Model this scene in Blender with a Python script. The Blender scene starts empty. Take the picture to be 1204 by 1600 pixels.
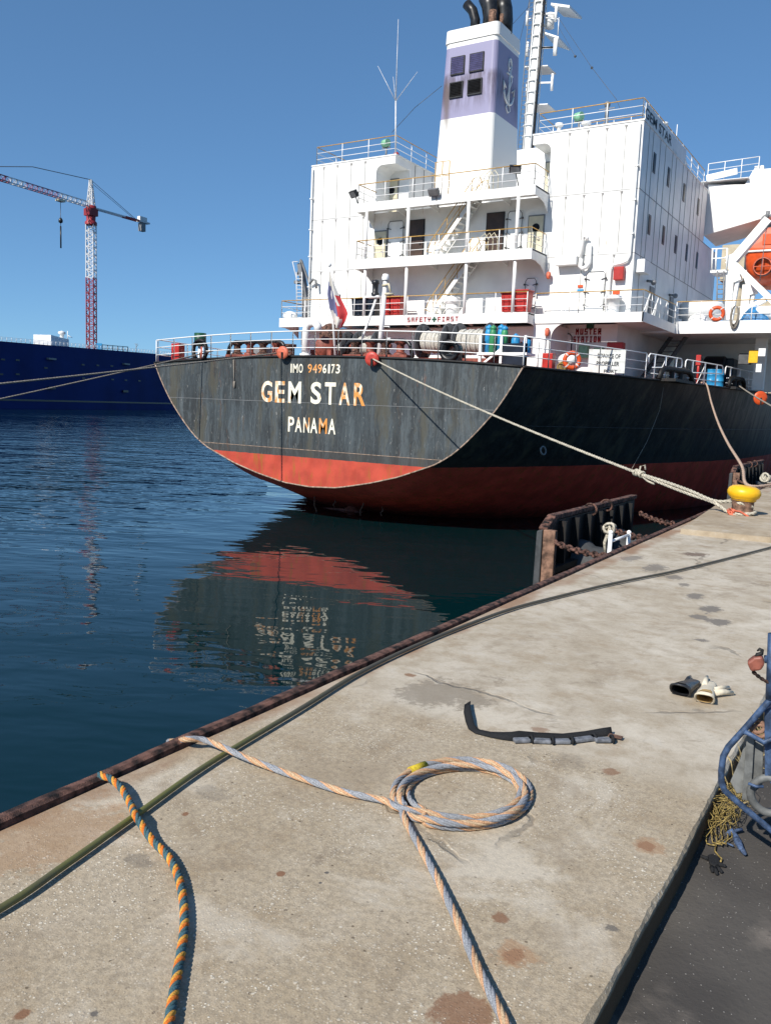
import bpy, math, random
from mathutils import Vector, Matrix
random.seed(7)
S = bpy.context.scene
COL = S.collection
# ------------------------------------------------------------------ camera
FPX = 1322.5
PITCH, ROLL, YAW = math.radians(-7.209), math.radians(2.263), math.radians(31.673)
CAM = Vector((0, 0, 1.65))
fw = Vector((-math.sin(YAW)*math.cos(PITCH), math.cos(YAW)*math.cos(PITCH), math.sin(PITCH)))
r0 = Vector((math.cos(YAW), math.sin(YAW), 0))
u0 = r0.cross(fw)
RT = math.cos(ROLL)*r0 + math.sin(ROLL)*u0
UP = -math.sin(ROLL)*r0 + math.cos(ROLL)*u0
cd = bpy.data.cameras.new("camera")
cam = bpy.data.objects.new("camera", cd); COL.objects.link(cam)
m3 = Matrix((RT, UP, -fw)).transposed()
cam.matrix_world = Matrix.Translation(CAM) @ m3.to_4x4()
cd.sensor_fit = 'VERTICAL'; cd.sensor_height = 36; cd.lens = FPX/1600*36
cd.clip_start = 0.05; cd.clip_end = 20000
S.camera = cam
# ------------------------------------------------------------------ world and sun
TOSUN = Vector((-0.15, -1.0, 0.80)).normalized()
w = bpy.data.worlds.new("World"); S.world = w; w.use_nodes = True
nt = w.node_tree; bg = nt.nodes['Background']
sky = nt.nodes.new('ShaderNodeTexSky'); sky.sky_type = 'NISHITA'; sky.sun_disc = False
sky.sun_elevation = math.asin(TOSUN.z); sky.sun_rotation = math.atan2(TOSUN.x, TOSUN.y)
sky.air_density = 0.7; sky.dust_density = 0.0; sky.ozone_density = 3.0; sky.altitude = 0
gam = nt.nodes.new('ShaderNodeGamma'); gam.inputs[1].default_value = 0.62; nt.links.new(sky.outputs[0], gam.inputs[0])
tint = nt.nodes.new('ShaderNodeMix'); tint.data_type = 'RGBA'; tint.blend_type = 'MULTIPLY'; tint.inputs[0].default_value = 1
tint.inputs[7].default_value = (0.54, 0.87, 1.17, 1)
nt.links.new(gam.outputs[0], tint.inputs[6])
nt.links.new(tint.outputs[2], bg.inputs[0]); bg.inputs[1].default_value = 0.15
sd = bpy.data.lights.new("sun", 'SUN'); sd.energy = 4.6; sd.angle = math.radians(0.53); sd.color = (1, 0.945, 0.865)
sun = bpy.data.objects.new("sun", sd); COL.objects.link(sun)
sun.rotation_euler = TOSUN.to_track_quat('Z', 'Y').to_euler()
S.view_settings.view_transform = 'Standard'; S.view_settings.look = 'None'
S.view_settings.exposure = 0.40; S.view_settings.gamma = 1
S.cycles.max_bounces = 8
# ------------------------------------------------------------------ pixel rays to real planes
def ray(px, py): return RT*((px-602)/FPX) - UP*((py-800)/FPX) + fw
def tY(px, py, Y): d = ray(px, py); return CAM + d*((Y-CAM.y)/d.y)
def tX(px, py, X): d = ray(px, py); return CAM + d*((X-CAM.x)/d.x)
def tZ(px, py, Z): d = ray(px, py); return CAM + d*((Z-CAM.z)/d.z)
# ------------------------------------------------------------------ mesh builder
WO = {}
class MB:
    def __init__(s): s.v=[]; s.f=[]; s.m=[]; s.s=[]
    def add(s, vs, fs, m=0, sm=False):
        b=len(s.v); s.v += [Vector(x) for x in vs]
        for f in fs: s.f.append([b+i for i in f]); s.m.append(m); s.s.append(sm)
        return s
    def box(s, x0,x1,y0,y1,z0,z1, m=0):
        v=[(x,y,z) for z in (z0,z1) for y in (y0,y1) for x in (x0,x1)]
        return s.add(v, [(0,2,3,1),(4,5,7,6),(0,1,5,4),(2,6,7,3),(0,4,6,2),(1,3,7,5)], m)
    def beam(s, p, q, w, h=None, m=0, up=(0,0,1)):
        p=Vector(p); q=Vector(q); h=h or w; d=(q-p).normalized(); up=Vector(up)
        if abs(d.dot(up))>0.98: up=Vector((0,1,0))
        a=d.cross(up).normalized()*w/2; b=a.cross(d).normalized()*h/2
        v=[e+sx*a+sy*b for e in (p,q) for sx,sy in ((-1,-1),(1,-1),(1,1),(-1,1))]
        return s.add(v, [(0,3,2,1),(4,5,6,7),(0,1,5,4),(1,2,6,5),(2,3,7,6),(3,0,4,7)], m)
    def tube(s, pts, r, n=8, m=0, closed=False, cap=True, sm=True):
        pts=[Vector(p) for p in pts]; N=len(pts)
        rs = r if isinstance(r,(list,tuple)) else [r]*N
        T=[]
        for i in range(N):
            a=pts[(i-1)%N] if (closed or i>0) else pts[0]
            b=pts[(i+1)%N] if (closed or i<N-1) else pts[-1]
            T.append((b-a).normalized())
        ref=Vector((0,0,1)) if abs(T[0].z)<0.9 else Vector((1,0,0))
        A=(ref - T[0]*ref.dot(T[0])).normalized()
        vs=[]
        for i in range(N):
            A=(A - T[i]*A.dot(T[i])).normalized(); B=T[i].cross(A)
            for k in range(n):
                t=2*math.pi*k/n; vs.append(pts[i]+rs[i]*(math.cos(t)*A+math.sin(t)*B))
        fs=[]
        for i in range(N if closed else N-1):
            j=(i+1)%N
            for k in range(n): fs.append((i*n+k, i*n+(k+1)%n, j*n+(k+1)%n, j*n+k))
        s.add(vs, fs, m, sm)
        if cap and not closed:
            b=len(s.v)-len(vs)
            s.f.append([b+k for k in range(n)][::-1]); s.m.append(m); s.s.append(False)
            s.f.append([b+(N-1)*n+k for k in range(n)]); s.m.append(m); s.s.append(False)
        return s
    def cyl(s, p, q, r, r2=None, n=16, m=0, sm=True):
        p=Vector(p); q=Vector(q); return s.tube([p,q],[r, r if r2 is None else r2],n,m,sm=sm)
    def lathe(s, prof, o, ax=(0,0,1), n=24, m=0, sm=True):
        o=Vector(o); ax=Vector(ax).normalized()
        ref=Vector((1,0,0)) if abs(ax.x)<0.9 else Vector((0,0,1))
        A=(ref-ax*ref.dot(ax)).normalized(); B=ax.cross(A)
        vs=[]; N=len(prof)
        for (r,h) in prof:
            for k in range(n):
                t=2*math.pi*k/n; vs.append(o+ax*h+max(r,1e-4)*(math.cos(t)*A+math.sin(t)*B))
        fs=[(i*n+k, i*n+(k+1)%n, (i+1)*n+(k+1)%n, (i+1)*n+k) for i in range(N-1) for k in range(n)]
        return s.add(vs, fs, m, sm)
    def prism(s, poly, off, m=0):
        poly=[Vector(p) for p in poly]; off=Vector(off); n=len(poly)
        fs=[tuple(range(n))[::-1], tuple(range(n,2*n))]+[(i,(i+1)%n,n+(i+1)%n,n+i) for i in range(n)]
        return s.add(poly+[p+off for p in poly], fs, m)
    def ball(s, c, r, m=0, nu=12, nv=8, sq=(1,1,1)):
        vs=[]; c=Vector(c)
        for i in range(nv+1):
            a=math.pi*i/nv
            for k in range(nu):
                t=2*math.pi*k/nu
                vs.append(c+Vector((r*sq[0]*math.sin(a)*math.cos(t), r*sq[1]*math.sin(a)*math.sin(t), r*sq[2]*math.cos(a))))
        fs=[(i*nu+k,(i+1)*nu+k,(i+1)*nu+(k+1)%nu,i*nu+(k+1)%nu) for i in range(nv) for k in range(nu)]
        return s.add(vs,fs,m,True)
    def torus(s, c, R, r, ax=(0,1,0), n=28, k=10, m=0):
        ax=Vector(ax).normalized(); ref=Vector((0,0,1)) if abs(ax.z)<0.9 else Vector((1,0,0))
        A=(ref-ax*ref.dot(ax)).normalized(); B=ax.cross(A)
        return s.tube([Vector(c)+R*(math.cos(2*math.pi*i/n)*A+math.sin(2*math.pi*i/n)*B) for i in range(n)], r, k, m, closed=True)
    def build(s, name, mats, parent=None, label=None, bevel=0, origin=None, kind=None, recalc=True):
        if not isinstance(mats,(list,tuple)): mats=[mats]
        o0 = WO.get(parent.name) if parent else (Vector(origin) if origin is not None else Vector((0,0,0)))
        me=bpy.data.meshes.new(name); me.from_pydata([tuple(v-o0) for v in s.v],[],s.f)
        for mt in mats: me.materials.append(mt)
        me.polygons.foreach_set('material_index', s.m); me.polygons.foreach_set('use_smooth', s.s)
        me.update()
        if recalc:
            import bmesh
            bm=bmesh.new(); bm.from_mesh(me); bmesh.ops.recalc_face_normals(bm, faces=bm.faces); bm.to_mesh(me); bm.free()
        o=bpy.data.objects.new(name, me); COL.objects.link(o)
        if parent: o.parent=parent
        else: o.location=o0
        WO[o.name]=o0
        if bevel:
            b=o.modifiers.new('bevel','BEVEL'); b.width=bevel; b.segments=2; b.limit_method='ANGLE'
        if label: o['label']=label
        if kind: o['kind']=kind
        return o
def tag(o, label, cat, group=None):
    o['label']=label; o['category']=cat
    if group: o['group']=group
    return o
def thing(name, label, cat, loc, group=None):
    o=bpy.data.objects.new(name,None); COL.objects.link(o); o.location=loc; o.empty_display_size=.3
    WO[o.name]=Vector(loc); return tag(o,label,cat,group)
def dup(root, loc, label):
    r=root.copy(); COL.objects.link(r); r.location=loc; r['label']=label
    for ch in list(root.children):
        c=ch.copy(); COL.objects.link(c); c.parent=r
        for g in list(ch.children):
            d=g.copy(); COL.objects.link(d); d.parent=c
    return r
# ------------------------------------------------------------------ materials
def nodes(name):
    m=bpy.data.materials.new(name); m.use_nodes=True
    return m, m.node_tree.nodes, m.node_tree.links, m.node_tree.nodes['Principled BSDF']
class G:
    """tiny helper to write node graphs"""
    def __init__(s, name):
        s.m, s.N, s.L, s.B = nodes(name)
        s.pos = s.N.new('ShaderNodeNewGeometry').outputs['Position']
    def set(s, sock, v):
        if hasattr(v,'is_output') or isinstance(v,bpy.types.NodeSocket): s.L.new(v, sock)
        else: sock.default_value = v
    def scale(s, v, src=None):
        n=s.N.new('ShaderNodeVectorMath'); n.operation='MULTIPLY'; s.L.new(src or s.pos, n.inputs[0]); n.inputs[1].default_value=v; return n.outputs[0]
    def addv(s, a, b):
        n=s.N.new('ShaderNodeVectorMath'); n.operation='ADD'; s.set(n.inputs[0],a); s.set(n.inputs[1],b); return n.outputs[0]
    def noise(s, sc, det=3, vec=None, rough=.55, out=0, dist=0):
        n=s.N.new('ShaderNodeTexNoise'); n.inputs['Scale'].default_value=sc; n.inputs['Detail'].default_value=det
        n.inputs['Roughness'].default_value=rough; n.inputs['Distortion'].default_value=dist
        s.L.new(vec or s.pos, n.inputs['Vector']); return n.outputs[out]
    def voro(s, sc, feat='F1', vec=None, out='Distance', rnd=1):
        n=s.N.new('ShaderNodeTexVoronoi'); n.feature=feat; n.inputs['Scale'].default_value=sc; n.inputs['Randomness'].default_value=rnd
        s.L.new(vec or s.pos, n.inputs['Vector']); return n.outputs[out]
    def ramp(s, v, a, b, lo=0, hi=1, smooth=True):
        n=s.N.new('ShaderNodeMapRange'); n.interpolation_type='SMOOTHSTEP' if smooth else 'LINEAR'
        s.set(n.inputs['Value'],v); n.inputs['From Min'].default_value=a; n.inputs['From Max'].default_value=b
        n.inputs['To Min'].default_value=lo; n.inputs['To Max'].default_value=hi; return n.outputs[0]
    def math(s, op, a, b=0, clamp=False):
        n=s.N.new('ShaderNodeMath'); n.operation=op; n.use_clamp=clamp; s.set(n.inputs[0],a); s.set(n.inputs[1],b); return n.outputs[0]
    def mix(s, f, a, b, mode='MIX'):
        n=s.N.new('ShaderNodeMix'); n.data_type='RGBA'; n.blend_type=mode
        s.set(n.inputs['Factor'],f)
        for k,v in ((6,a),(7,b)):
            if isinstance(v,tuple): v=(*v[:3],1)
            s.set(n.inputs[k],v)
        return n.outputs[2]
    def xyz(s, src=None):
        n=s.N.new('ShaderNodeSeparateXYZ'); s.L.new(src or s.pos,n.inputs[0]); return n.outputs
    def bump(s, h, st=.3, d=.01, nrm=None):
        n=s.N.new('ShaderNodeBump'); n.inputs['Strength'].default_value=st; n.inputs['Distance'].default_value=d
        s.L.new(h,n.inputs['Height'])
        if nrm: s.L.new(nrm,n.inputs['Normal'])
        s.L.new(n.outputs[0], s.B.inputs['Normal']); return n.outputs[0]
    def done(s, col, rough=.5, metal=0, spec=.5):
        if isinstance(col,tuple): col=(*col[:3],1)
        s.set(s.B.inputs['Base Color'],col); s.set(s.B.inputs['Roughness'],rough); s.B.inputs['Metallic'].default_value=metal
        s.B.inputs['Specular IOR Level'].default_value=spec; return s.m
def paint(name, c, rough=.45, var=.12, sc=2.0, rust=0, rc=(.16,.06,.025), bump=0, metal=0, streak=True, spec=.4):
    g=G(name)
    n=g.noise(sc,4); d=tuple(x*(1-2*var) for x in c); e=tuple(min(1,x*(1+var)) for x in c)
    col=g.mix(g.ramp(n,.3,.7),d,e)
    if rust:
        v=g.scale((3,3,.35)) if streak else g.scale((2,2,2))
        a=g.noise(1.6,5,v,.65); b=g.noise(.9,2)
        f=g.math('MULTIPLY',g.ramp(a,.72-.22*rust,.80-.12*rust),g.ramp(b,.42,.6))
        col=g.mix(f,col,rc)
    if bump: g.bump(g.noise(sc*12,3),bump,.01)
    return g.done(col,rough,metal,spec)
M={}
M['white']=paint('white_paint',(.78,.78,.755),.4,.06,.6,.42,(.46,.34,.22))
for _m in (M['white'],):
    _n=_m.node_tree; _b=_n.nodes.new('ShaderNodeBump'); _t=_n.nodes.new('ShaderNodeTexNoise'); _t.inputs['Scale'].default_value=.9; _t.inputs['Detail'].default_value=2
    _g=_n.nodes.new('ShaderNodeNewGeometry'); _n.links.new(_g.outputs['Position'],_t.inputs['Vector']); _n.links.new(_t.outputs[0],_b.inputs['Height']); _b.inputs['Strength'].default_value=.5; _b.inputs['Distance'].default_value=.12; _n.links.new(_b.outputs[0],_n.nodes['Principled BSDF'].inputs['Normal'])
M['white_clean']=paint('white_gloss_paint',(.82,.82,.80),.35,.03,2)
M['seam']=paint('grey_seam',(.27,.26,.25),.6,.1,3)
M['ochre']=paint('ochre_rail_paint',(.50,.30,.075),.45,.12,6,.3)
M['cream']=paint('cream_paint',(.62,.56,.40),.45,.05,2)
M['brown']=paint('brown_door_paint',(.055,.032,.022),.4,.15,3)
M['rustred']=paint('red_oxide_paint',(.24,.062,.04),.6,.25,5,.6)
M['rust']=paint('rusty_steel',(.125,.062,.045),.85,.5,14,.9,(.045,.026,.022),.8,streak=False)
M['rustlight']=paint('pale_rusted_steel',(.21,.12,.08),.85,.35,10,.8,(.07,.035,.025),.5,streak=False)
M['black']=paint('black_paint',(.018,.019,.021),.38,.3,4,.15)
M['blacksteel']=paint('black_steel_frame',(.008,.0075,.0075),.6,.3,8,.5,(.05,.025,.015))
M['rubber']=paint('dark_rubber',(.055,.058,.06),.7,.2,6)
M['grey']=paint('grey_paint',(.20,.205,.21),.45,.12,3,.2)
M['dgrey']=paint('dark_grey_paint',(.075,.078,.082),.5,.15,4,.3)
M['orange']=paint('orange_paint',(.62,.085,.018),.4,.08,4)
M['guard']=paint('faded_orange_disc',(.60,.14,.075),.5,.15,9)
M['guardred']=paint('red_disc',(.50,.055,.04),.45,.12,9)
M['red']=paint('red_plastic',(.42,.028,.022),.4,.1,4)
M['yellow']=paint('yellow_paint',(.78,.44,.012),.38,.05,8,.12)
M['blue']=paint('blue_cylinder_paint',(.025,.25,.50),.4,.12,5)
M['green']=paint('green_paint',(.04,.24,.10),.45,.12,5)
M['dgreen']=paint('dark_green_paint',(.01,.07,.035),.45,.12,5)
M['ltgreen']=paint('pale_green_paint',(.22,.48,.30),.5,.1,5)
M['tarp']=paint('blue_tarpaulin',(.02,.16,.36),.55,.3,6)
M['navy']=paint('navy_paint',(.012,.017,.03),.35,.2,3)
M['beige']=paint('beige_crane_paint',(.50,.43,.30),.5,.1,1.5,.3)
M['lilac']=None
M['glass']=paint('dark_glass',(.010,.011,.014),.35,.1,2,spec=.12)
M['redtext']=paint('red_lettering',(.38,.025,.03),.5,.15,12)
M['blktext']=paint('black_lettering',(.012,.012,.014),.5,.15,12)
M['ladder']=paint('aluminium',(.62,.63,.64),.35,.08,8)
M['cable']=None
def rope_mat(name,c,sc=220,var=.22):
    g=G(name); n=g.noise(sc,3); l=g.noise(3,2)
    col=g.mix(g.ramp(n,.3,.7),tuple(x*(1-2*var) for x in c),tuple(min(1,x*(1+var)) for x in c))
    col=g.mix(g.ramp(l,.35,.75,0,.35),col,tuple(x*.55 for x in c))
    g.bump(n,.4,.003); return g.done(col,.9,0,.15)
M['r_cream']=rope_mat('cream_rope',(.50,.46,.37),40)
M['r_white']=rope_mat('white_rope',(.58,.56,.50),30)
M['r_grey']=rope_mat('grey_old_rope',(.30,.27,.23),60)
M['r_tan']=rope_mat('faded_pink_rope',(.50,.36,.27),60)
M['r_blue']=rope_mat('rope_strand_blue',(.055,.125,.155))
M['r_orange']=rope_mat('rope_strand_orange',(.62,.165,.03))
M['r_yellow']=rope_mat('rope_strand_yellow',(.62,.32,.06))
M['r_teal']=rope_mat('rope_strand_teal',(.06,.12,.13))
M['r_orange2']=rope_mat('rope_strand_red_orange',(.58,.11,.02))
M['r_green']=rope_mat('rope_strand_green',(.12,.17,.06))
M['r_peach']=rope_mat('faded_orange_strand',(.56,.33,.19))
M['r_sand']=rope_mat('faded_sand_strand',(.55,.40,.25))
M['r_bluegrey']=rope_mat('bluegrey_strand',(.29,.305,.33))
M['straw']=rope_mat('dry_yellow_twine',(.33,.245,.085),90,.35)
M['strap']=rope_mat('black_webbing',(.022,.023,.025),260)
M['link']=paint('grey_rubber_pad',(.16,.17,.19),.6,.25,30)
# hull: black topsides over red antifouling, streaked with rust and scuffs
def hull_mat(name, top, red, streak_amt, scuff_amt):
    g=G(name); P=g.xyz()
    wob=g.addv(g.pos,g.scale((.5,.5,.0),g.noise(.7,4,None,.6,1))); sv=g.scale((1.5,1.5,.10),wob); st=g.noise(1.5,8,sv,.74); st2=g.noise(3.5,6,sv,.7); big=g.noise(.35,3)
    c=g.mix(g.ramp(st,.40,.62),tuple(x*.52 for x in top),tuple(x*1.55 for x in top))
    c=g.mix(g.ramp(g.noise(.5,4,None,.6),.45,.68,0,.35),c,(top[0]*1.35,top[1]*1.5,top[2]*1.6))
    c=g.mix(g.math('MULTIPLY',g.ramp(st2,.57,.72),g.ramp(big,.4,.62)),c,(.085,.06,.042))
    # grey chalky drips
    dr=g.noise(7,4,g.scale((2.6,2.6,.30),wob),.62); c=g.mix(g.math('MULTIPLY',g.ramp(dr,.645,.70),scuff_amt),c,(.30,.29,.27))
    fs=g.noise(11,4,sv,.6); c=g.mix(g.ramp(fs,.48,.64,0,.4),c,(.018,.021,.024)); c=g.mix(g.ramp(fs,.44,.34,0,.22),c,(.16,.17,.165))
    # rust runs
    rr=g.noise(1.25,8,g.scale((2.0,2.0,.16),wob),.76); c=g.mix(g.math('MULTIPLY',g.ramp(rr,.60,.74),streak_amt),c,(.15,.06,.026))
    gr=g.noise(.8,6,g.scale((1.4,1.4,.2),wob),.7); c=g.mix(g.ramp(gr,.50,.64,0,.75),c,(.072,.066,.046))
    rc=g.mix(g.ramp(g.noise(1.3,4),.3,.7),tuple(x*.8 for x in red),tuple(x*1.18 for x in red))
    rs=g.noise(1.6,7,g.scale((2.4,2.4,.35)),.74); rc=g.mix(g.math('MULTIPLY',g.ramp(rs,.53,.65),.8),rc,(.30,.105,.02))
    rd=g.noise(1.5,5,g.scale((.8,.8,2.2)),.6); rc=g.mix(g.math('MULTIPLY',g.ramp(rd,.70,.76),.8),rc,(.05,.04,.04))
    # growth near the water
    wl=g.math('ADD',P[2],g.math('MULTIPLY',g.noise(2.5,4),.9)); rc=g.mix(g.ramp(wl,-3.0,-2.0,.75,0),rc,(.045,.016,.012))
    edge=g.math('ADD',P[2],g.math('MULTIPLY',g.math('SUBTRACT',g.noise(3,3),.5),.05))
    # dark grime band above the boot top
    c=g.mix(g.math('MULTIPLY',g.ramp(edge,-.36,-.30,1,0),.45),c,(.05,.042,.036))
    col=g.mix(g.ramp(edge,-.672,-.660),rc,c)
    h=g.noise(.55,2,g.scale((1,1,1.0)));
    g.bump(h,.5,.05)
    return g.done(col,g.ramp(st,.3,.7,.62,.40),0,.35)
M['hull']=hull_mat('weathered_hull_paint',(.052,.061,.065),(.43,.062,.036),.9,.8)
M['hullside']=hull_mat('hull_side_paint_baked_light',(.020,.021,.0225),(.60,.078,.048),.45,.25)  # stern paint recoloured: black darkened as shade, red brightened as light off the water
M['lip']=paint('scraped_edge',(.33,.24,.18),.6,.25,6,.8)
def wear_letter(name,orange):
    g=G(name); n=g.noise(2.2,4,g.scale((2.5,2.5,.9)),.6)
    col=g.mix(g.ramp(n,.62-orange*.34,.74-orange*.2),(.80,.76,.62),(.66,.27,.055))
    k=g.noise(9,4); col=g.mix(g.ramp(k,.70,.76,0,.4),col,(.12,.1,.08)); return g.done(col,.55)
M['letter']=wear_letter('white_lettering',.12); M['letter_rust']=wear_letter('yellowed_lettering',.62); M['letter_orange']=wear_letter('orange_lettering',1.0)
# funnel paint with its lilac band and soot
def funnel_mat(name):
    g=G(name); P=g.xyz()
    lil=(.275,.265,.40); wh=(.80,.79,.755)
    z=P[2]
    band=g.math('MULTIPLY',g.ramp(z,16.64,16.66),g.ramp(z,20.14,20.16,1,0))
    col=g.mix(band,wh,lil)
    dirt=g.noise(2.2,5,g.scale((2.2,2.2,.3)),.65)
    zz=g.math('ADD',z,g.math('MULTIPLY',g.noise(1.2,3),.8))
    soot=g.math('MULTIPLY',g.ramp(zz,17.0,18.4),g.ramp(zz,18.9,19.3,1,0))
    col=g.mix(g.math('MULTIPLY',g.math('MULTIPLY',soot,g.ramp(dirt,.30,.62)),.72),col,(.065,.045,.06))
    xm=g.math('ABSOLUTE',g.math('ADD',P[0],22.55))
    run=g.math('MULTIPLY',g.ramp(xm,.05,.32,1,0),g.math('MULTIPLY',g.ramp(zz,15.0,17.6),g.ramp(zz,18.6,19.0,1,0)))
    col=g.mix(g.math('MULTIPLY',run,g.ramp(dirt,.35,.6,.2,.75)),col,(.11,.075,.06))
    return g.done(col,.45,0,.4)
M['funnel']=funnel_mat('funnel_paint')
M['emblem']=paint('pale_emblem',(.78,.79,.78),.5,.06,6)
# quay concrete
def stains(g, col, lst):
    for (x,y,r,c,a,el) in lst:
        v=g.addv(g.pos,(-x,-y,0)); v=g.scale((1/r,1/(r*el),0),v)
        nz=g.N.new('ShaderNodeVectorMath'); nz.operation='LENGTH'; g.L.new(v,nz.inputs[0])
        d=g.math('ADD',nz.outputs['Value'],g.math('MULTIPLY',g.math('SUBTRACT',STN[0],.5),3.6))
        f=g.ramp(d,.52,.84,a,0); col=g.mix(f,col,c)
    return col
STN=[None]
def px_stain(px,py,r,c,a,el=1.0):
    p=tZ(px,py,0); return (p.x,p.y,r,c,a,el)
def concrete(name, lo, hi, plain=False):
    g=G(name); P=g.xyz()
    n1=g.noise(.9,5,None,.6); n2=g.noise(6,5,None,.62); n3=g.noise(38,4,None,.7); fine=g.noise(190,2)
    col=g.mix(g.ramp(n1,.32,.68),lo,hi)
    col=g.mix(g.ramp(n2,.42,.78,0,.6),col,(lo[0]*.62,lo[1]*.58,lo[2]*.52))
    n4=g.noise(2.6,8,g.scale((1.6,.6,1)),.74,0,.6); col=g.mix(g.ramp(n4,.55,.72,0,.5),col,(.22,.18,.135))
    col=g.mix(g.ramp(n2,.30,.46,.42,0),col,(.50,.475,.425))
    col=g.mix(g.ramp(n3,.55,.8,0,.45),col,tuple(x*.62 for x in lo))
    if plain:
        g.bump(n3,.4,.01); return g.done(col,.9,0,.2)
    # exposed aggregate nearer the camera than an old pour line
    a=tZ(585,1092,0); b=tZ(1105,1238,0); sl=(b.y-a.y)/(b.x-a.x)
    line=g.math('SUBTRACT',P[1],g.math('ADD',g.math('MULTIPLY',P[0],sl),a.y-sl*a.x))
    line=g.math('ADD',line,g.math('MULTIPLY',g.math('SUBTRACT',n2,.5),.5))
    near=g.ramp(line,-.12,.10,1,.22)
    warp=g.addv(g.pos,g.scale((.006,.006,.006),g.noise(60,1,None,.5,1)))
    vd=g.voro(88,'F1',warp); vc=g.voro(88,'F1',warp,'Color'); cc=g.xyz(vc)
    big=g.voro(44,'F1',warp); bc=g.xyz(g.voro(44,'F1',warp,'Color'))
    peb=g.math('MULTIPLY',g.ramp(vd,.34,.24,0,1),g.ramp(cc[0],.28,.34))
    peb2=g.math('MULTIPLY',g.ramp(big,.30,.22,0,1),g.ramp(bc[0],.74,.78))
    patch=g.ramp(g.noise(1.9,6,None,.7),.44,.58,.18,1)
    pf=g.math('MULTIPLY',g.math('MULTIPLY',g.math('MAXIMUM',peb,peb2),near),patch)
    pcol=g.mix(cc[1],(.36,.30,.22),(.72,.67,.56))
    col=g.mix(g.math('MULTIPLY',near,.62),col,(.365,.285,.18))
    n5=g.noise(3.3,7,None,.72); col=g.mix(g.math('MULTIPLY',g.ramp(n5,.50,.66),.42),col,(.27,.195,.115)); n6=g.noise(1.7,8,g.scale((1,1,1),g.addv(g.pos,(7.3,2.1,0))),.76,0,.8); col=g.mix(g.math('MULTIPLY',g.ramp(n6,.60,.68),.55),col,(.16,.125,.09))
    sp=g.noise(150,3,None,.7); col=g.mix(g.math('MULTIPLY',g.ramp(sp,.56,.66),g.math('MULTIPLY',near,.55)),col,(.13,.10,.075)); col=g.mix(g.math('MULTIPLY',g.ramp(sp,.42,.34),g.math('MULTIPLY',near,.45)),col,(.56,.50,.40))
    col=g.mix(g.math('MULTIPLY',g.math('MULTIPLY',g.ramp(n3,.42,.6),near),.35),col,(.16,.135,.105))
    pit=g.math('MULTIPLY',g.math('MULTIPLY',g.ramp(g.voro(31,'F1',warp),.20,.12,0,1),near),g.ramp(g.xyz(g.voro(31,'F1',warp,'Color'))[0],.80,.84)); col=g.mix(g.math('MULTIPLY',pit,.8),col,(.10,.075,.05))
    col=g.mix(g.math('MULTIPLY',pf,.9),col,pcol)
    b1=g.noise(1.25,7,g.addv(g.pos,(3.1,8.7,0)),.68,0,.5); col=g.mix(g.ramp(b1,.50,.64,0,.42),col,(.60,.55,.46)); b2=g.noise(1.6,8,g.addv(g.pos,(13.1,1.7,0)),.72,0,.7); col=g.mix(g.ramp(b2,.52,.66,0,.40),col,(.235,.185,.13))
    STN[0]=g.math('ADD',g.math('MULTIPLY',g.noise(5,8,None,.78,0,.4),.62),g.math('MULTIPLY',g.noise(22,5,None,.7),.38))
    RU=(.20,.10,.055); DK=(.115,.105,.095); WET=(.175,.158,.137)
    L=[px_stain(1086,932,.10,WET,.9,2.0),px_stain(1108,952,.13,WET,.95,1.6),px_stain(1124,972,.13,WET,.95,1.3),px_stain(1092,964,.11,WET,.9,1.0),px_stain(1094,1000,.07,WET,.9,1.0),
       px_stain(985,872,.15,WET,.75,2.0),px_stain(1022,888,.17,WET,.8,1.8),px_stain(1052,902,.12,WET,.8,1.6),px_stain(1070,914,.08,WET,.8,1.6),px_stain(1085,866,.20,(.15,.11,.085),.9,1.2),px_stain(690,1085,.34,(.21,.18,.14),.7,1.0),
       px_stain(1008,1322,.042,(.17,.085,.06),.85),px_stain(1012,1322,.08,(.33,.19,.10),.5),px_stain(800,1492,.045,(.17,.085,.06),.85),px_stain(808,1490,.09,(.33,.19,.10),.55),px_stain(780,1432,.035,RU,.8),px_stain(725,1585,.11,RU,.75),
       px_stain(955,1205,.05,RU,.7),px_stain(840,1140,.06,RU,.6),px_stain(290,1272,.03,RU,.9),px_stain(35,1585,.03,RU,.9),px_stain(148,1585,.018,DK,.9),
       px_stain(438,1366,.018,RU,.9),px_stain(510,1364,.012,DK,1),px_stain(500,1380,.012,DK,1),px_stain(640,1055,.05,(.2,.10,.05),.8),
       px_stain(215,1345,.10,DK,.4,.5),px_stain(330,1240,.12,DK,.3,.8),px_stain(890,1190,.10,DK,.25,1.2),
       px_stain(955,1450,.035,DK,.8),px_stain(1090,1110,.05,DK,.4),px_stain(70,1310,.30,(.33,.20,.11),.5,1.4)]
    col=stains(g,col,L)
    # rust bleeding from the steel edge
    ed=g.math('ADD',P[0],g.math('MULTIPLY',g.math('SUBTRACT',g.noise(2.4,4),.5),.22))
    col=g.mix(g.math('MULTIPLY',g.ramp(ed,-2.76,-2.66,.8,0),g.ramp(g.noise(1.1,4),.38,.6,.25,1)),col,(.25,.14,.08))
    col=g.mix(g.math('MULTIPLY',g.ramp(P[2],-.016,-.045,0,1),.92),col,(.085,.048,.024))  # kerb face below the edge: brown dirt, darkened further as painted shade
    # cracks
    wv=g.addv(g.pos,g.scale((.25,.25,.25),g.noise(3,3,None,.6,1)))
    ck=g.voro(.55,'DISTANCE_TO_EDGE',wv); cf=g.math('MULTIPLY',g.ramp(ck,.010,.003,0,1),g.ramp(g.noise(.8,2),.53,.60))
    col=g.mix(g.math('MULTIPLY',cf,.45),col,(.10,.085,.07))
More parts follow.
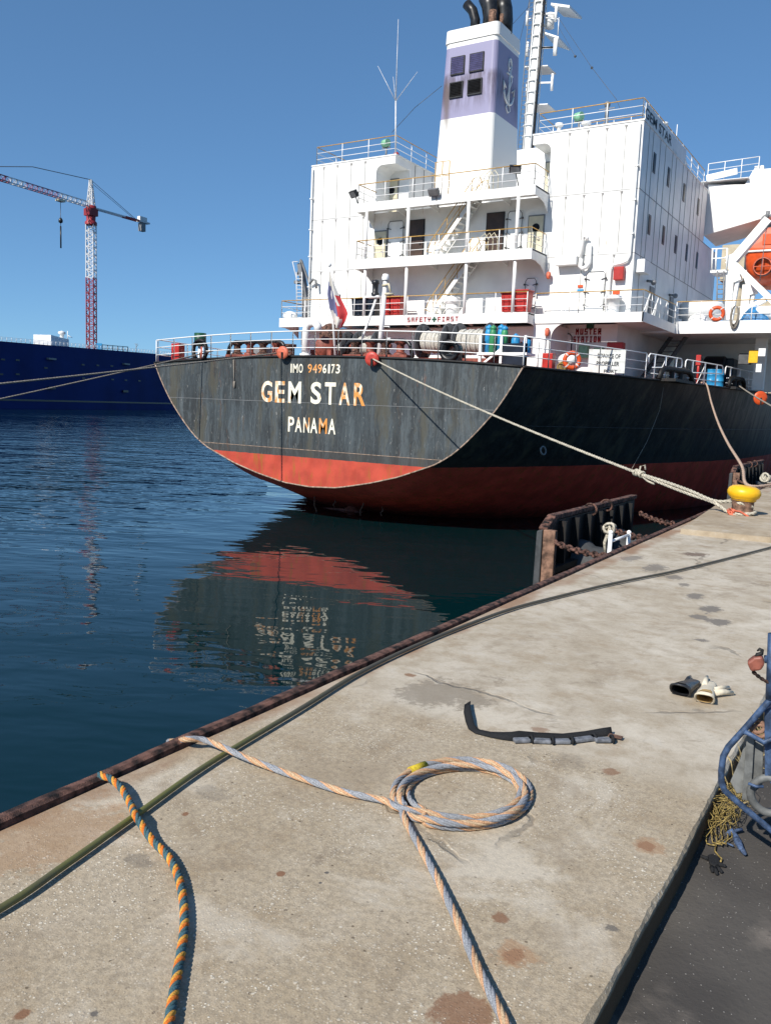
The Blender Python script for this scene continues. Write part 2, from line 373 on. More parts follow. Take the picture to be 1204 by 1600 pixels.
    hgt=g.math('ADD',g.math('MULTIPLY',n3,.22),g.math('MULTIPLY',pf,.16)); hgt=g.math('SUBTRACT',hgt,g.math('MULTIPLY',cf,.8)); hgt=g.math('ADD',hgt,g.math('MULTIPLY',n2,.35))
    hgt=g.math('ADD',hgt,g.math('MULTIPLY',fine,.15))
    g.bump(hgt,.7,.010)
    return g.done(col,.92,0,.18)
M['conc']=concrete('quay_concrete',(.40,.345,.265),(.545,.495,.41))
M['conc2']=concrete('old_plinth_concrete',(.33,.265,.185),(.43,.36,.265),True)
def asphalt():
    g=G('old_asphalt'); n1=g.noise(1.3,5); n3=g.noise(45,4,None,.7)
    col=g.mix(g.ramp(n1,.35,.7),(.058,.053,.048),(.098,.089,.078))
    v=g.voro(95); c=g.xyz(g.voro(95,'F1',None,'Color')); f=g.math('MULTIPLY',g.ramp(v,.28,.18,0,1),g.ramp(c[0],.86,.92))
    col=g.mix(g.math('MULTIPLY',f,.7),col,(.42,.39,.35)); col=g.mix(g.ramp(g.noise(2.2,5),.54,.7,0,.6),col,(.22,.19,.16))
    col=g.mix(g.ramp(n3,.5,.75,0,.5),col,(.06,.056,.053))
    g.bump(g.math('ADD',g.math('MULTIPLY',n3,.5),g.math('MULTIPLY',f,.4)),.7,.010); return g.done(col,.9,0,.2)
M['asph']=asphalt()
def water_mat():
    g=G('sea_water')
    P=g.xyz()
    # fine wind ripples over slow swell; wind wavelets run mostly across the view
    rot=g.N.new('ShaderNodeVectorRotate'); rot.rotation_type='Z_AXIS'; g.L.new(g.pos,rot.inputs['Vector']); rot.inputs['Angle'].default_value=math.radians(-24)
    v=rot.outputs[0]
    a=g.noise(.30,2,g.scale((.55,1.0,1),v),.5)
    b=g.noise(1.05,2,g.scale((.6,1.25,1),v),.5,0,.25)
    c=g.noise(3.6,2,g.scale((.75,1.1,1),v),.5)
    wind=g.ramp(g.noise(.028,3),.40,.62,.5,1.0)
    # open water beyond the stern is livelier than the lee of ship and quay
    lee=g.math('MAXIMUM',g.ramp(P[0],-18,-40),g.ramp(P[1],40,80))
    amp=g.math('MULTIPLY',wind,g.math('ADD',.34,g.math('MULTIPLY',lee,1.5)))
    h=g.math('ADD',g.math('MULTIPLY',a,.20),g.math('ADD',g.math('MULTIPLY',b,.080),g.math('MULTIPLY',c,.006)))
    h=g.math('MULTIPLY',h,amp)
    n=g.bump(h,1.0,1.0)
    g.B.inputs['IOR'].default_value=1.33
    return g.done((.0008,.0140,.0165),.02,0,.46)
M['water']=water_mat()
def cable_mat():
    g=G('mossy_black_hose'); n=g.noise(1.6,3); n2=g.noise(40,3); P=g.xyz()
    f=g.math('MULTIPLY',g.ramp(n,.30,.62),g.ramp(P[1],4.5,2.0))
    col=g.mix(f,(.075,.068,.05),(.135,.138,.035)); col=g.mix(g.ramp(n2,.6,.8,0,.4),col,(.03,.028,.02))
    return g.done(col,.55,0,.4)
M['cable']=cable_mat()
def rubber_gauntlet(name,c,c2,rough):
    g=G(name); n=g.noise(9,4); col=g.mix(g.ramp(n,.4,.68),c,c2); g.bump(g.noise(26,3),.6,.01); return g.done(col,rough,0,.4)
M['gl_black']=rubber_gauntlet('black_glove_rubber',(.016,.017,.02),(.035,.036,.04),.35)
M['gl_cream']=rubber_gauntlet('cream_glove_leather',(.60,.53,.40),(.66,.60,.48),.7)
M['gl_lining']=rubber_gauntlet('tan_glove_lining',(.48,.30,.10),(.55,.38,.16),.9)
M['cartblue']=paint('worn_blue_tube',(.045,.080,.155),.5,.3,30,.9,(.19,.18,.175),.2,streak=False)
M['plate']=paint('scuffed_grey_plate',(.15,.155,.15),.6,.25,14,.6,(.26,.24,.21),streak=False)
M['navysteel']=paint('blue_hull_paint',(.006,.022,.125),.6,.1,.08,.15,(.01,.014,.05),spec=.08)
M['cranewhite']=paint('crane_white_paint',(.70,.70,.69),.5,.06,.2)
M['cranered']=paint('crane_red_paint',(.30,.028,.035),.5,.12,.2)
# ------------------------------------------------------------------ setting: water, quay, asphalt
def sheet(name, pts, mat):
    m=MB(); m.add(pts,[(0,1,2,3)]); return m.build(name,mat,kind='structure')
WZ=-3.3
sheet('water',[(-6000,-3000,WZ),(3000,-3000,WZ),(3000,9000,WZ),(-6000,9000,WZ)],M['water'])
KZ=-.13
def kerbx(y): return -.590-.0045*(y-2)
def edgex(y): return -2.775-.0105*(y-2)
def build_quay():
    rnd=random.Random(3)
    ys=[]; y=-30.0
    while y<90:
        ys.append(y); y += 0.03 if .5<y<7 else (.12 if 0<y<18 else 1.5)
    m=MB(); rows=[]
    # chip profile
    from mathutils import noise as mn
    cols=[0,.15,.3,.45,.6,.75,.88,.95]
    for y in ys:
        e=edgex(y); k=kerbx(y)
        c1=mn.noise(Vector((y*1.1,0,0)))*.010+mn.noise(Vector((y*9,3,0)))*.005+mn.noise(Vector((y*31,7,0)))*.003
        chip=max(0,mn.noise(Vector((y*1.7,11,0))))*.028+.006+.012*abs(mn.noise(Vector((y*14,5,0))))
        r=[(e+(k-chip-.02-e)*t,y,0.004*mn.noise(Vector((y*.8,t*3,1)))) for t in cols]
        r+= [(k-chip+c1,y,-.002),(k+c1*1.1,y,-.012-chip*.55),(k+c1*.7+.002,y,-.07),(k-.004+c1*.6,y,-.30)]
        rows.append(r)
    n=len(rows[0]); vs=[p for r in rows for p in r]
    fs=[(i*n+j,i*n+j+1,(i+1)*n+j+1,(i+1)*n+j) for i in range(len(rows)-1) for j in range(n-1)]
    m.add(vs,fs,0,False)
    # wall down to the sea
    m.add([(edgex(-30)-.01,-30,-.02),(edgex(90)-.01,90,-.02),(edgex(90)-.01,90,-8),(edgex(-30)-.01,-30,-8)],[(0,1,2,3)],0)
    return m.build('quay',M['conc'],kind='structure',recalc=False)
build_quay()
sheet('asphalt',[(-.75,-30,KZ),(80,-30,KZ),(80,400,KZ),(-.75,400,KZ)],M['asph'])
# rusty steel edging
m=MB()
from mathutils import noise as mn
ys=[-5+.06*i for i in range(0,480)]+[24+1*i for i in range(66)]
prof=[(-.005,-.02),(-.01,.022),(-.030,.032),(-.070,.028),(-.095,.010),(-.10,-.06),(-.098,-.32)]
vs=[]
for y in ys:
    j=mn.noise(Vector((y*2.3,0,4)))*.010+mn.noise(Vector((y*6.1,0,4)))*.004; e=edgex(y)
    for (a,b) in prof: vs.append((e+a+j*(1.2 if a<-.1 else .6),y,b+j*.9))
n=len(prof)
m.add(vs,[(i*n+k,i*n+k+1,(i+1)*n+k+1,(i+1)*n+k) for i in range(len(ys)-1) for k in range(n-1)],0,False)
tag(m.build('steel_edging',M['rust'],recalc=False),'rusty brown steel edging along the sea side of the concrete quay','edging')
# ------------------------------------------------------------------ the ship
CX=-21.24; YT=28.35
ship=thing('cargo_ship','black and red cargo ship with tall white deckhouse, its flat stern toward the quay','ship',(CX,YT,WZ))
HALF=[(9.25,3.2),(8.75,2.3),(8.2,1.5),(7.62,.85),(7.05,.27),(6.45,-.22),(5.85,-.55),(5.2,-.80),(4.2,-1.16),(2.9,-1.50),(1.4,-1.80),(0,-1.88)]
def lerp_tab(t,x):
    if x<=t[0][0]: return t[0][1]
    for (a,b),(c,d) in zip(t,t[1:]):
        if x<=c: return b+(d-b)*(x-a)/(c-a)
    return t[-1][1]
BD=[(28.35,9.25),(30,9.62),(33,10.45),(36,11.2),(40.5,12.0),(44,12.6),(48,13.1),(53,13.45),(60,13.6),(150,13.6),(165,11.5),(178,6),(186,.6)]
ZB=[(28.35,-1.88),(31,-2.65),(33,-3.3),(37.6,-5.0),(43.7,-7.4),(55,-9.5),(150,-9.5),(186,-9.5)]
PW=[(28.35,3.0),(37.6,3.0),(43.7,3.5),(55,7.5),(150,9),(186,3)]
def hb(y): return lerp_tab(BD,y)
def deckz(x,y): return 3.2+.33*(1-min(1,abs(x-CX)/hb(y))**2)
NS=26
def section(y):
    if y<28.36:
        # resample transom outline
        pts=[Vector((a,b)) for a,b in HALF]; 
        L=[0]
        for a,b in zip(pts,pts[1:]): L.append(L[-1]+(b-a).length)
        out=[]
        for i in range(NS+1):
            t=L[-1]*i/NS
            for k in range(len(L)-1):
                if t<=L[k+1]+1e-6:
                    f=(t-L[k])/(L[k+1]-L[k]); p=pts[k]+(pts[k+1]-pts[k])*f; out.append((p.x,p.y)); break
        return out
    b=hb(y); zb=lerp_tab(ZB,y); p=lerp_tab(PW,y); out=[]
    for i in range(NS+1):
        t=i/NS; a=t*math.pi/2
        # superellipse  (dx/b)^p + ((top-z)/H)^q = 1 shape with vertical tangent at the deck
        dx=b*(math.cos(a))**(1.0)
        z=zb+(3.2-zb)*((dx/b)**p)
        out.append((dx,z))
    # reparametrise by arc length
    L=[0]
    for (a1,b1),(a2,b2) in zip(out,out[1:]): L.append(L[-1]+math.hypot(a2-a1,b2-b1))
    res=[]
    for i in range(NS+1):
        t=L[-1]*i/NS
        for k in range(NS):
            if t<=L[k+1]+1e-6:
                f=(t-L[k])/max(1e-6,L[k+1]-L[k]); res.append((out[k][0]+(out[k+1][0]-out[k][0])*f,out[k][1]+(out[k+1][1]-out[k][1])*f)); break
    return res
stY=[28.35,29.2,30.2,31.5,33,35,37.6,40.5,43.7,48,53,60,70,90,120,150,165,178,186]
m=MB(); rings=[]
for y in stY:
    h=section(y); ring=[(CX-a,y,b) for a,b in h]+[(CX+a,y,b) for a,b in h[::-1][1:]]
    rings.append(ring)
n=len(rings[0]); vs=[p for r in rings for p in r]
m.add(vs,[(i*n+k,i*n+k+1,(i+1)*n+k+1,(i+1)*n+k) for i in range(len(rings)-1) for k in range(n-1)],1,True)
# transom plate: outline plus cambered deck edge, as vertical strips
tr=rings[0]; bot=[Vector(p) for p in tr]; 
top=[Vector((p.x,YT,deckz(p.x,YT))) for p in bot]
vs=bot+top; m.add(vs,[(i,i+1,n+i+1,n+i) for i in range(n-1)],0)
# raised sheer strip round the deck edge and the deck itself
dv=[]; 
for y in stY:
    for k in range(13):
        x=CX+hb(y)*(k/6-1); dv.append((x,y,deckz(x,y)))
m.add(dv,[(i*13+k,i*13+k+1,(i+1)*13+k+1,(i+1)*13+k) for i in range(len(stY)-1) for k in range(12)],2)
hull=m.build('hull',[M['hull'],M['hullside'],M['rustred']],ship)
# lip along the transom outline
m=MB(); m.tube([Vector(p)+Vector((0,-.012,0)) for p in tr],.032,6,0)
m.build('transom_edge',M['lip'],hull)
m=MB()
edge=[Vector((CX+9.25*t,YT-.015,deckz(CX+9.25*t,YT)-.02)) for t in [i/12-1 for i in range(25)]]
m.tube(edge,.05,6)
for sgn in (1,-1): m.tube([Vector((CX+sgn*hb(y)+sgn*.015,y,3.2-.02)) for y in [28.35+.6*i for i in range(120)]],.05,6)
m.build('sheer_strake',M['blacksteel'],hull)
m=MB()
def seam_z(z,w,gap=.03):
    xs=[a for a,b in section(YT)]; zs=[b for a,b in section(YT)]
    half=lerp_tab([(b,a) for a,b in sorted(zip(xs,zs),key=lambda q:q[1])],z)-.05
    m.box(CX-half,CX+half,YT-.008,YT+.01,z,z+w)
seam_z(1.60,.018)
m.build('weld_seam',M['grey'],hull); m=MB(); seam_z(-.36,.022); m.build('weld_seam',M['lip'],hull)
# port and starboard plating seams on the dark side
m=MB()
for z in (1.05,):
    m.tube([Vector((CX+lerp_tab([(b,a) for a,b in sorted(section(y),key=lambda q:q[1])],z)+.004,y,z)) for y in [30.5+1.2*i for i in range(28)]],.012,4)
m.build('weld_seam',M['dgrey'],hull)
def text_obj(name,s,mat,parent,O,right,up,x0,x1,h,off=.0,bold=0.0,ext=.004,fit=True,xs=None):
    cu=bpy.data.curves.new('t','FONT'); cu.body=s; cu.offset=bold; cu.extrude=0; cu.resolution_u=4
    ob=bpy.data.objects.new('t',cu); COL.objects.link(ob); bpy.context.view_layer.update()
    dg=bpy.context.evaluated_depsgraph_get(); me=bpy.data.meshes.new_from_object(ob.evaluated_get(dg))
    bpy.data.objects.remove(ob)
    V=[v.co.copy() for v in me.vertices]; F=[tuple(p.vertices) for p in me.polygons]; bpy.data.meshes.remove(me)
    ax=min(v.x for v in V); bx=max(v.x for v in V); ay=min(v.y for v in V); by=max(v.y for v in V)
    O=Vector(O); right=Vector(right); up=Vector(up); nrm=right.cross(up)
    mb=MB(); mb.add([O+right*(x0+(v.x-ax)/(bx-ax)*(x1-x0))+up*((v.y-ay)/(by-ay)*h)+nrm*ext for v in V],F)
    return mb.build(name,mat,parent,recalc=False)
# block stroke font for the stencilled notices
STROKE={'A':['M0 0 0 1','L0 1 1 1','L1 1 1 0','M0 .5 1 .5'],'E':['M1 1 0 1','L0 1 0 0','L0 0 1 0','M0 .5 .8 .5'],'F':['M1 1 0 1','L0 1 0 0','M0 .5 .8 .5'],
'I':['M.5 0 .5 1','M.1 0 .9 0','M.1 1 .9 1'],'M':['M0 0 0 1','M1 0 1 1','M0 1 .5 .55','M.5 .55 1 1'],'N':['M0 0 0 1','M0 1 1 0','M1 0 1 1'],'O':['M0 0 1 0','M1 0 1 1','M1 1 0 1','M0 1 0 0'],
'R':['M0 0 0 1','M0 1 1 1','M1 1 1 .5','M1 .5 0 .5','M.45 .5 1 0'],'S':['M1 1 0 1','M0 1 0 .5','M0 .5 1 .5','M1 .5 1 0','M1 0 0 0'],'T':['M0 1 1 1','M.5 1 .5 0'],
'U':['M0 1 0 0','M0 0 1 0','M1 0 1 1'],'Y':['M0 1 0 .5','M0 .5 1 .5','M1 1 1 .5','M.5 .5 .5 0']}
def stroke_text(name,s,mat,parent,O,right,up,wid,h,t):
    mb=MB(); O=Vector(O); right=Vector(right); up=Vector(up); nrm=right.cross(up); p=wid/len(s); lw=p*.70
    for i,ch in enumerate(s):
        if ch not in STROKE: continue
        for q in STROKE[ch]:
            a,b,c,d=[float(z) for z in q[1:].split()]
            P=O+right*(i*p+t/2+a*(lw-t))+up*(t/2+b*(h-t)); Q=O+right*(i*p+t/2+c*(lw-t))+up*(t/2+d*(h-t))
            e=(Q-P).normalized()*t/2; mb.beam(P-e,Q+e,t,.006+.001*(i%3),0,nrm)
    return mb.build(name,mat,parent)
def tr_text(ch,px0,px1,z0,z1,mat,name='lettering',bold=.022):
    a=tY(px0,615,YT).x; b=tY(px1,615,YT).x
    return text_obj(name,ch,mat,hull,(0,YT-.004,0),(1,0,0),(0,0,1),a,b,z1-z0,bold=bold) if False else text_obj(name,ch,mat,hull,(0,YT-.006,z0),(1,0,0),(0,0,1),a,b,z1-z0,bold=bold)
for ch,a,b,mt in [('G',408.5,425.5,'letter_rust'),('E',430,445,'letter_rust'),('M',450.5,470.5,'letter'),('S',485.5,502,'letter'),('T',507.5,524.5,'letter'),('A',530,547,'letter_rust'),('R',553,571,'letter_orange')]:
    z0=tY((a+b)/2,627.5+ (a-408)*.038,YT).z; z1=tY((a+b)/2,596.5+(a-408)*.022,YT).z
    tr_text(ch,a,b,1.57,2.47,M[mt],'name_letter',.024)
for ch,a,b,mt in [('P',451.5,461,'letter'),('A',462.5,473,'letter'),('N',475.5,485,'letter_rust'),('A',486.5,497.5,'letter'),('M',500,512.5,'letter_orange'),('A',514.5,526,'letter')]:
    tr_text(ch,a,b,.37,1.0,M[mt],'port_letter',.018)
for ch,a,b,mt in [('I',453.3,455.2,'letter'),('M',457,464.5,'letter'),('O',466,472.3,'letter'),('9',480,486.5,'letter_orange'),('4',487.8,494.5,'letter_orange'),('9',495.5,502,'letter_orange'),('6',503.2,509,'letter'),('1',511.5,514.3,'letter'),('7',516.5,522,'letter'),('3',523.5,530,'letter')]:
    tr_text(ch,a,b,2.83,3.2,M[mt],'number_letter',.016)
# ---- railings
def railing(pts,h,parent,name='railing',rails=3,post=1.5,topm=1,r=.022,rise=None):
    m=MB(); pts=[Vector(p) for p in pts]
    Z=Vector((0,0,1))
    for k in range(rails):
        z=h*(k+1)/rails; m.tube([p+Z*z for p in pts],r*(1.15 if k==rails-1 else .8),6,topm if k==rails-1 else 0)
    # posts along the arc length
    for a,b in zip(pts,pts[1:]):
        L=(b-a).length; k=max(1,round(L/post))
        for i in range(k+1): m.cyl(a+(b-a)*(i/k),a+(b-a)*(i/k)+Z*h,r*1.1,n=6)
    return m.build(name,[M['white_clean'],M['ochre']],parent)
def sub(pts,n):
    out=[]
    for a,b in zip(pts,pts[1:]):
        out+= [Vector(a)+(Vector(b)-Vector(a))*i/n for i in range(n)]
    return out+[Vector(pts[-1])]
# stern rail follows the cambered deck edge
edge=[Vector((CX+9.2*t,YT+.06,deckz(CX+9.2*t,YT))) for t in [i/8-1 for i in range(17)]]
railing(edge,1.02,ship,topm=0,post=2.2)
def side_edge(y,ins=.1,s=1): return Vector((CX+s*(hb(y)-ins),y,3.2))
railing([side_edge(y) for y in (28.5,30,31.6,33.2,35,36.8)],1.05,ship,topm=0,post=1.6)
railing([side_edge(y,.1,-1) for y in (28.5,31,34,37,40)],1.05,ship,topm=0,post=1.8)
# looped rail ends further forward
def loop_rail(y0,y1):
    m=MB(); a=side_edge(y0); b=side_edge(y1); Z=Vector((0,0,1)); d=(b-a).normalized()
    top=[a+Z*.62,a+Z*.60-d*0,a+d*.02+Z*1.0,a+d*.14+Z*1.06,b-d*.14+Z*1.06,b-d*.02+Z*1.0,b+Z*.62]
    m.tube([a+d*.05+Z*.66,a+Z*.76,a+d*.02+Z*.98,a+d*.14+Z*1.06,b-d*.14+Z*1.06,b-d*.02+Z*.98,b+Z*.76,b-d*.05+Z*.66,a+d*.4+Z*.50],.03,6)
    for i in range(3):
        p=a+(b-a)*(.18+.32*i); m.cyl(p,p+Z*1.05,.035,n=6); m.beam(p+Vector((-.35,0,0)),p+Z*.95,.028) if i==1 else None
    m.cyl(a+d*.3+Z*.25,b-d*.3+Z*.25,.02,n=6)
    m.build('railing',M['white_clean'],ship)
loop_rail(37.0,40.4); loop_rail(40.8,45.6); loop_rail(46.0,51.5); loop_rail(52,57)
# ---- deckhouse walls
W=M['white']
def slabs():
    pass
XL,XR=-30.62,-11.85; Y0=40.2
ZD=[3.3,6.28,9.15,12.0,14.95]
m=MB()
m.box(XL,XR,Y0,58,6.28,12.0)                       # three lower tiers
m.box(XL,-26.25,Y0,54,12.0,14.95)                  # upper port block
m.box(-26.25,-25.05,41.7,54,12.0,14.95)
m.box(-16.25,XR,Y0,54,12.0,14.95)                  # upper starboard block
m.box(-17.2,-16.25,41.7,54,12.0,14.95)
def arch(x0,x1,z0,z1,r,side):                      # rounded lintel over the passage at the block corner
    s=1 if side>0 else -1
    pts=[]
    a=x0 if s>0 else x1; b=x1 if s>0 else x0
    pts=[(a,14.95),(b,14.95),(b,z1)]
    for i in range(9):
        t=math.pi/2*i/8; pts.append((a+s*(r-r*math.sin(t)),z1-r+r*math.cos(t)))
    return [(x,Y0,z) for x,z in pts]
m.prism(arch(-26.25,-25.05,12,14.52,.38,1),(0,1.5,0)); m.prism(arch(-17.2,-16.25,12,14.5,.38,-1),(0,1.5,0))
m.box(-27,-15.2,53,60,12.0,18.4)                   # wheelhouse
m.box(-16.2,-15.3,39.26,41.6,3.0,5.82)             # white wall beside the muster recess
m.box(-31,-16.2,Y0,41.6,3.2,5.8); m.box(-30,-12.8,41.6,58,3.2,6.0)
ptsr=[(-15.3,5.82),(-14.6,5.82)]+[(-14.6-.7*math.sin(math.pi/2*i/8),5.12+.7*math.cos(math.pi/2*i/8)) for i in range(9)]
m.prism([(x,39.26,z) for x,z in ptsr],(0,.06,0))
# plating seams with little brackets
def vseam(x,z0,z1,y=Y0): m.box(x-.014,x+.014,y-.012,y+.01,z0,z1,1); m.prism([(x-.07,y-.03,z1),(x+.07,y-.03,z1),(x,y-.03,z1-.16)],(0,.035,0),1)
for i in range(4): 
    for z0,z1 in ((12,14.82),(9.15,11.9),(6.3,9.05)): vseam(XL+.85+.93*i,z0,z1)
for i in range(4):
    for z0,z1 in ((12,14.82),(9.15,11.9)): vseam(-15.35+.90*i,z0,z1)
vseam(-14.35,6.3,9.05); vseam(-12.8,8.4,9.05)
for z in (9.08,11.95): m.box(XL,-26.2,Y0-.01,Y0+.01,z,z+.018,1); m.box(-16.3,XR,Y0-.01,Y0+.01,z,z+.018,1)
m.box(XL-.03,-25.0,Y0-.03,54,14.93,15.0,0); m.box(-17.24,XR+.03,Y0-.03,54,14.93,15.0,0)
# starboard side seams
for i,y in enumerate([41.2,41.9,43.2,44.2,45.6,46.4,47.9,48.9,50.2,51.0,51.9,52.8]):
    m.box(XR-.01,XR+.014,y-.015,y+.015,9.1 if i%3 else 6.3,14.9,1)
for z in (11.95,9.08): m.box(XR-.01,XR+.012,Y0,58,z,z+.03,1)
# inner face seams of the port block
for y in (42.3,43.3,44.3): m.box(-25.06,-25.03,y-.02,y+.02,12,14.9,1)
house=m.build('deckhouse',[W,M['seam']],ship)
# side windows
def side_window(y,z):
    f=MB(); f.box(XR-.02,XR+.02,y-.21,y+.21,z-.46,z+.46); fo=f.build('window',M['dgrey'],house)
    g=MB(); g.box(XR-.01,XR+.03,y-.17,y+.17,z-.38,z+.38); g.build('pane',M['glass'],fo)
for y in (42.35,45.07,48.44,51.94): side_window(y,13.6)
for y in (42.28,44.96,47.55,50.10,52.72): side_window(y,10.74)
# lower side fittings: white box, door outlines, lamps
m=MB(); m.box(XR,XR+.42,40.55,41.5,8.25,8.85); m.build('vent_box',M['white_clean'],house,bevel=.02)
for y in (43.6,47.6):
    m=MB(); m.box(XR,XR+.03,y-.42,y+.42,6.45,8.0); m.box(XR+.03,XR+.05,y-.36,y+.36,6.5,7.95,1); m.build('side_door',[M['seam'],M['grey']],house)
m=MB(); m.cyl((XR,42.6,8.15),(XR+.3,42.6,8.1),.06); m.ball((XR+.34,42.6,8.05),.13); m.build('wall_lamp',M['grey'],house); m=MB(); m.cyl((XR,47.0,8.05),(XR+.3,47,8.0),.06); m.ball((XR+.34,47,7.98),.13)
m.build('wall_lamp',M['grey'],house)
m=MB(); m.lathe([(.0,.55),(.28,.5),(.32,.3),(.30,0)],(XR+.9,48.2,6.6),n=16); m.cyl((XR+.9,48.2,6.2),(XR+.9,48.2,6.7),.2); m.build('ventilator',M['rustred'],ship)
# port louvre window and gooseneck, starboard wall outfit
m=MB(); m.box(-29.05,-28.35,Y0-.03,Y0+.01,7.0,7.75,1)
for i in range(4): m.box(-29.0+.18*i,-28.93+.18*i,Y0-.05,Y0-.02,7.05,7.7,0)
m.build('louvre',[M['grey'],M['black']],house)
m=MB()
pp=[(-30.5,40.08,14.8),(-30.5,40.08,6.4)]; m.tube(pp,.05,8); 
for z in (13.1,11.4,9.9,8.2): m.box(-30.58,-30.42,40.0,40.16,z,z+.06)
m.build('drain_pipe',M['white_clean'],house); m=MB()
m.tube([(-30.4,40.0,8.4),(-30.1,39.9,8.62),(-29.9,39.9,8.55),(-29.85,39.9,8.1)],.07,8); m.build('gooseneck_vent',M['grey'],house); m=MB()
m.tube([(-12.0,40.06,14.85),(-12.0,40.06,8.95),(-12.1,40.06,8.72),(-12.35,40.06,8.62),(-12.75,40.06,8.56),(-12.86,40.06,8.4),(-12.86,40.06,6.35)],.06,8)
for z in (12.9,11.4,9.9): m.box(-12.1,-11.9,39.98,40.16,z,z+.07)
m.build('drain_pipe',M['white_clean'],house)
# hatch doors -----------------------------------------------------------
def hatch(x0,x1,z0,z1,y,nm='hatch_door'):
    m=MB(); m.box(x0,x1,y-.07,y,z0,z1); d=m.build(nm,M['white_clean'],house,bevel=.05)
    k=MB()
    for zz in (z0+.18*(z1-z0),z0+.5*(z1-z0),z0+.82*(z1-z0)):
        for s,xx in ((1,x0),(-1,x1)):
            k.beam((xx-.06*s,y-.10,zz+.04),(xx+.20*s,y-.10,zz-.05),.035); k.ball((xx-.03*s,y-.10,zz),.05)
    k.tube([(x0+.02,y-.09,z0+.1),(x0+.02,y-.09,z1-.15),(x0+.12,y-.09,z1-.02),(x1-.12,y-.09,z1-.02),(x1-.02,y-.09,z1-.15),(x1-.02,y-.09,z0+.1)],.016,5)
    k.build('dog_handle',M['dgrey'],d); return d
def cream_door(x0,x1,z0,z1,y,hole=True):
    m=MB(); m.box(x0-.06,x1+.06,y-.03,y,z0,z1+.07,1); m.box(x0,x1,y-.06,y-.02,z0,z1); m.box(x0+.04,x1-.04,y-.066,y-.05,z0+.48*(z1-z0),z0+.49*(z1-z0),1)
    d=m.build('cabin_door',[M['cream'],M['grey']],house)
    k=MB(); c=((x0+x1)/2,y-.06,z0+.72*(z1-z0)); k.lathe([(.0,.02),(.15,.02),(.19,.03),(.2,0)],c,(0,-1,0),16); k.build('porthole',M['glass'],d)
    k=MB(); k.cyl((x1-.12,y-.12,z0+.42*(z1-z0)),(x1-.26,y-.12,z0+.42*(z1-z0)),.02); k.build('handle',M['grey'],d)
def open_door(x0,x1,z0,z1,y):
    m=MB(); m.box(x0-.05,x1+.05,y-.05,y,z0,z1+.05,1); m.box(x0,x1,y-.08,y-.04,z0,z1); d=m.build('brown_door',[M['brown'],M['black']],house)
    k=MB(); k.cyl((x1-.1,y-.14,z0+.95),(x1-.22,y-.14,z0+.95),.025); k.build('handle',M['black'],d)
z0=9.17
cream_door(-26.15,-25.42,z0,11.0,Y0); hatch(-25.3,-24.32,9.3,11.5,Y0); open_door(-24.0,-23.1,9.25,11.42,Y0)
open_door(-19.42,-18.52,9.25,11.42,Y0); hatch(-18.3,-17.5,9.3,11.45,Y0); cream_door(-17.15,-16.4,z0,11.1,Y0)
cream_door(-26.5,-25.75,12.1,14.1,41.7); cream_door(-17.05,-16.35,12.1,14.0,41.7)
hatch(-14.05,-13.1,6.4,8.32,Y0); hatch(-17.15,-16.55,6.4,8.15,Y0); 
m=MB(); m.lathe([(.0,.03),(.22,.03),(.26,.05),(.28,0)],(-16.85,40.13,7.55),(0,-1,0),16); m.build('porthole',M['white_clean'],house)
m=MB(); m.box(-15.5,-14.45,39.7,Y0,8.62,9.02); m.build('locker_box',M['white_clean'],house,bevel=.02)
m=MB(); m.tube([(-14.35,40.0,8.7),(-14.28,40.0,9.75),(-14.22,39.95,9.93),(-14.08,39.9,9.93),(-14.02,39.88,9.75)],.085,10); m.tube([(-13.95,40,9.6),(-13.9,40,8.7),(-14.02,39.95,8.5),(-14.2,39.93,8.45),(-14.32,39.93,8.55),(-14.3,39.95,8.9)],.10,10)
m.build('vent_pipe',M['white_clean'],house)
m=MB(); m.box(-12.68,-12.2,39.9,Y0,7.85,8.45); m.build('fire_hose_box',M['red'],house,bevel=.03)
m=MB(); m.lathe([(.30,0),(.30,.62),(.42,.64),(.42,.78),(.36,.82),(0,.83)],(-12.55,39.75,6.28),n=18); m.build('mushroom_vent',M['white_clean'],ship)
m=MB(); m.box(-12.72,-12.4,40.15,40.19,7.22,7.42); m.build('notice_plate',M['orange'],house); m=MB(); m.box(-14.45,-14.2,40.15,40.19,7.6,7.72); m.build('notice_plate',M['orange'],house)
m=MB(); m.box(-14.46,-14.16,40.14,40.185,7.42,7.52); m.build('notice_plate',M['blue'],house)
m=MB(); m.lathe([(.09,0),(.13,.1),(.10,.3),(0,.34)],(-15.9,40.0,8.35),(.1,-.3,-1),10); m.build('alarm_bell',M['guard'],house)
# ---- balcony decks
def balcony(x0,x1,y0,z0,z1,left_x=None):
    m=MB(); y1=Y0-.004
    m.box(x0,x1,y0,y0+.06,z0,z1+.03); m.box(x0,x1,y0+.06,y1,z1-.06,z1)
    for x in (x0,x1-.05): m.box(x,x+.05,y0+.06,y1,z0,z1+.028)
    k=int((x1-x0)/1.7)
    for i in range(1,k):
        x=x0+(x1-x0)*i/k
        m.prism([(x-.02,y1,z1-.06),(x-.02,y0+.06,z1-.06),(x-.02,y0+.06,z1-.2),(x-.02,y1,z1-.42)],(.04,0,0))
    # end gussets under the deck
    m.prism([(x1-.04,y1,z0),(x1-.04,y0+.5,z0),(x1-.04,y0+1.2,z0-.12),(x1-.04,y1,z0-.5)],(.035,0,0))
    m.prism([(x0,y1,z0),(x0,y0+.5,z0),(x0,y0+1.2,z0-.12),(x0,y1,z0-.5)],(.035,0,0))
    return m.build('balcony_deck',W,ship)
b3=balcony(-26.3,-16.2,38.45,11.70,12.12); b2=balcony(-26.25,-16.15,38.35,8.75,9.22); b1=balcony(-31.3,-16.2,38.42,5.80,6.27)
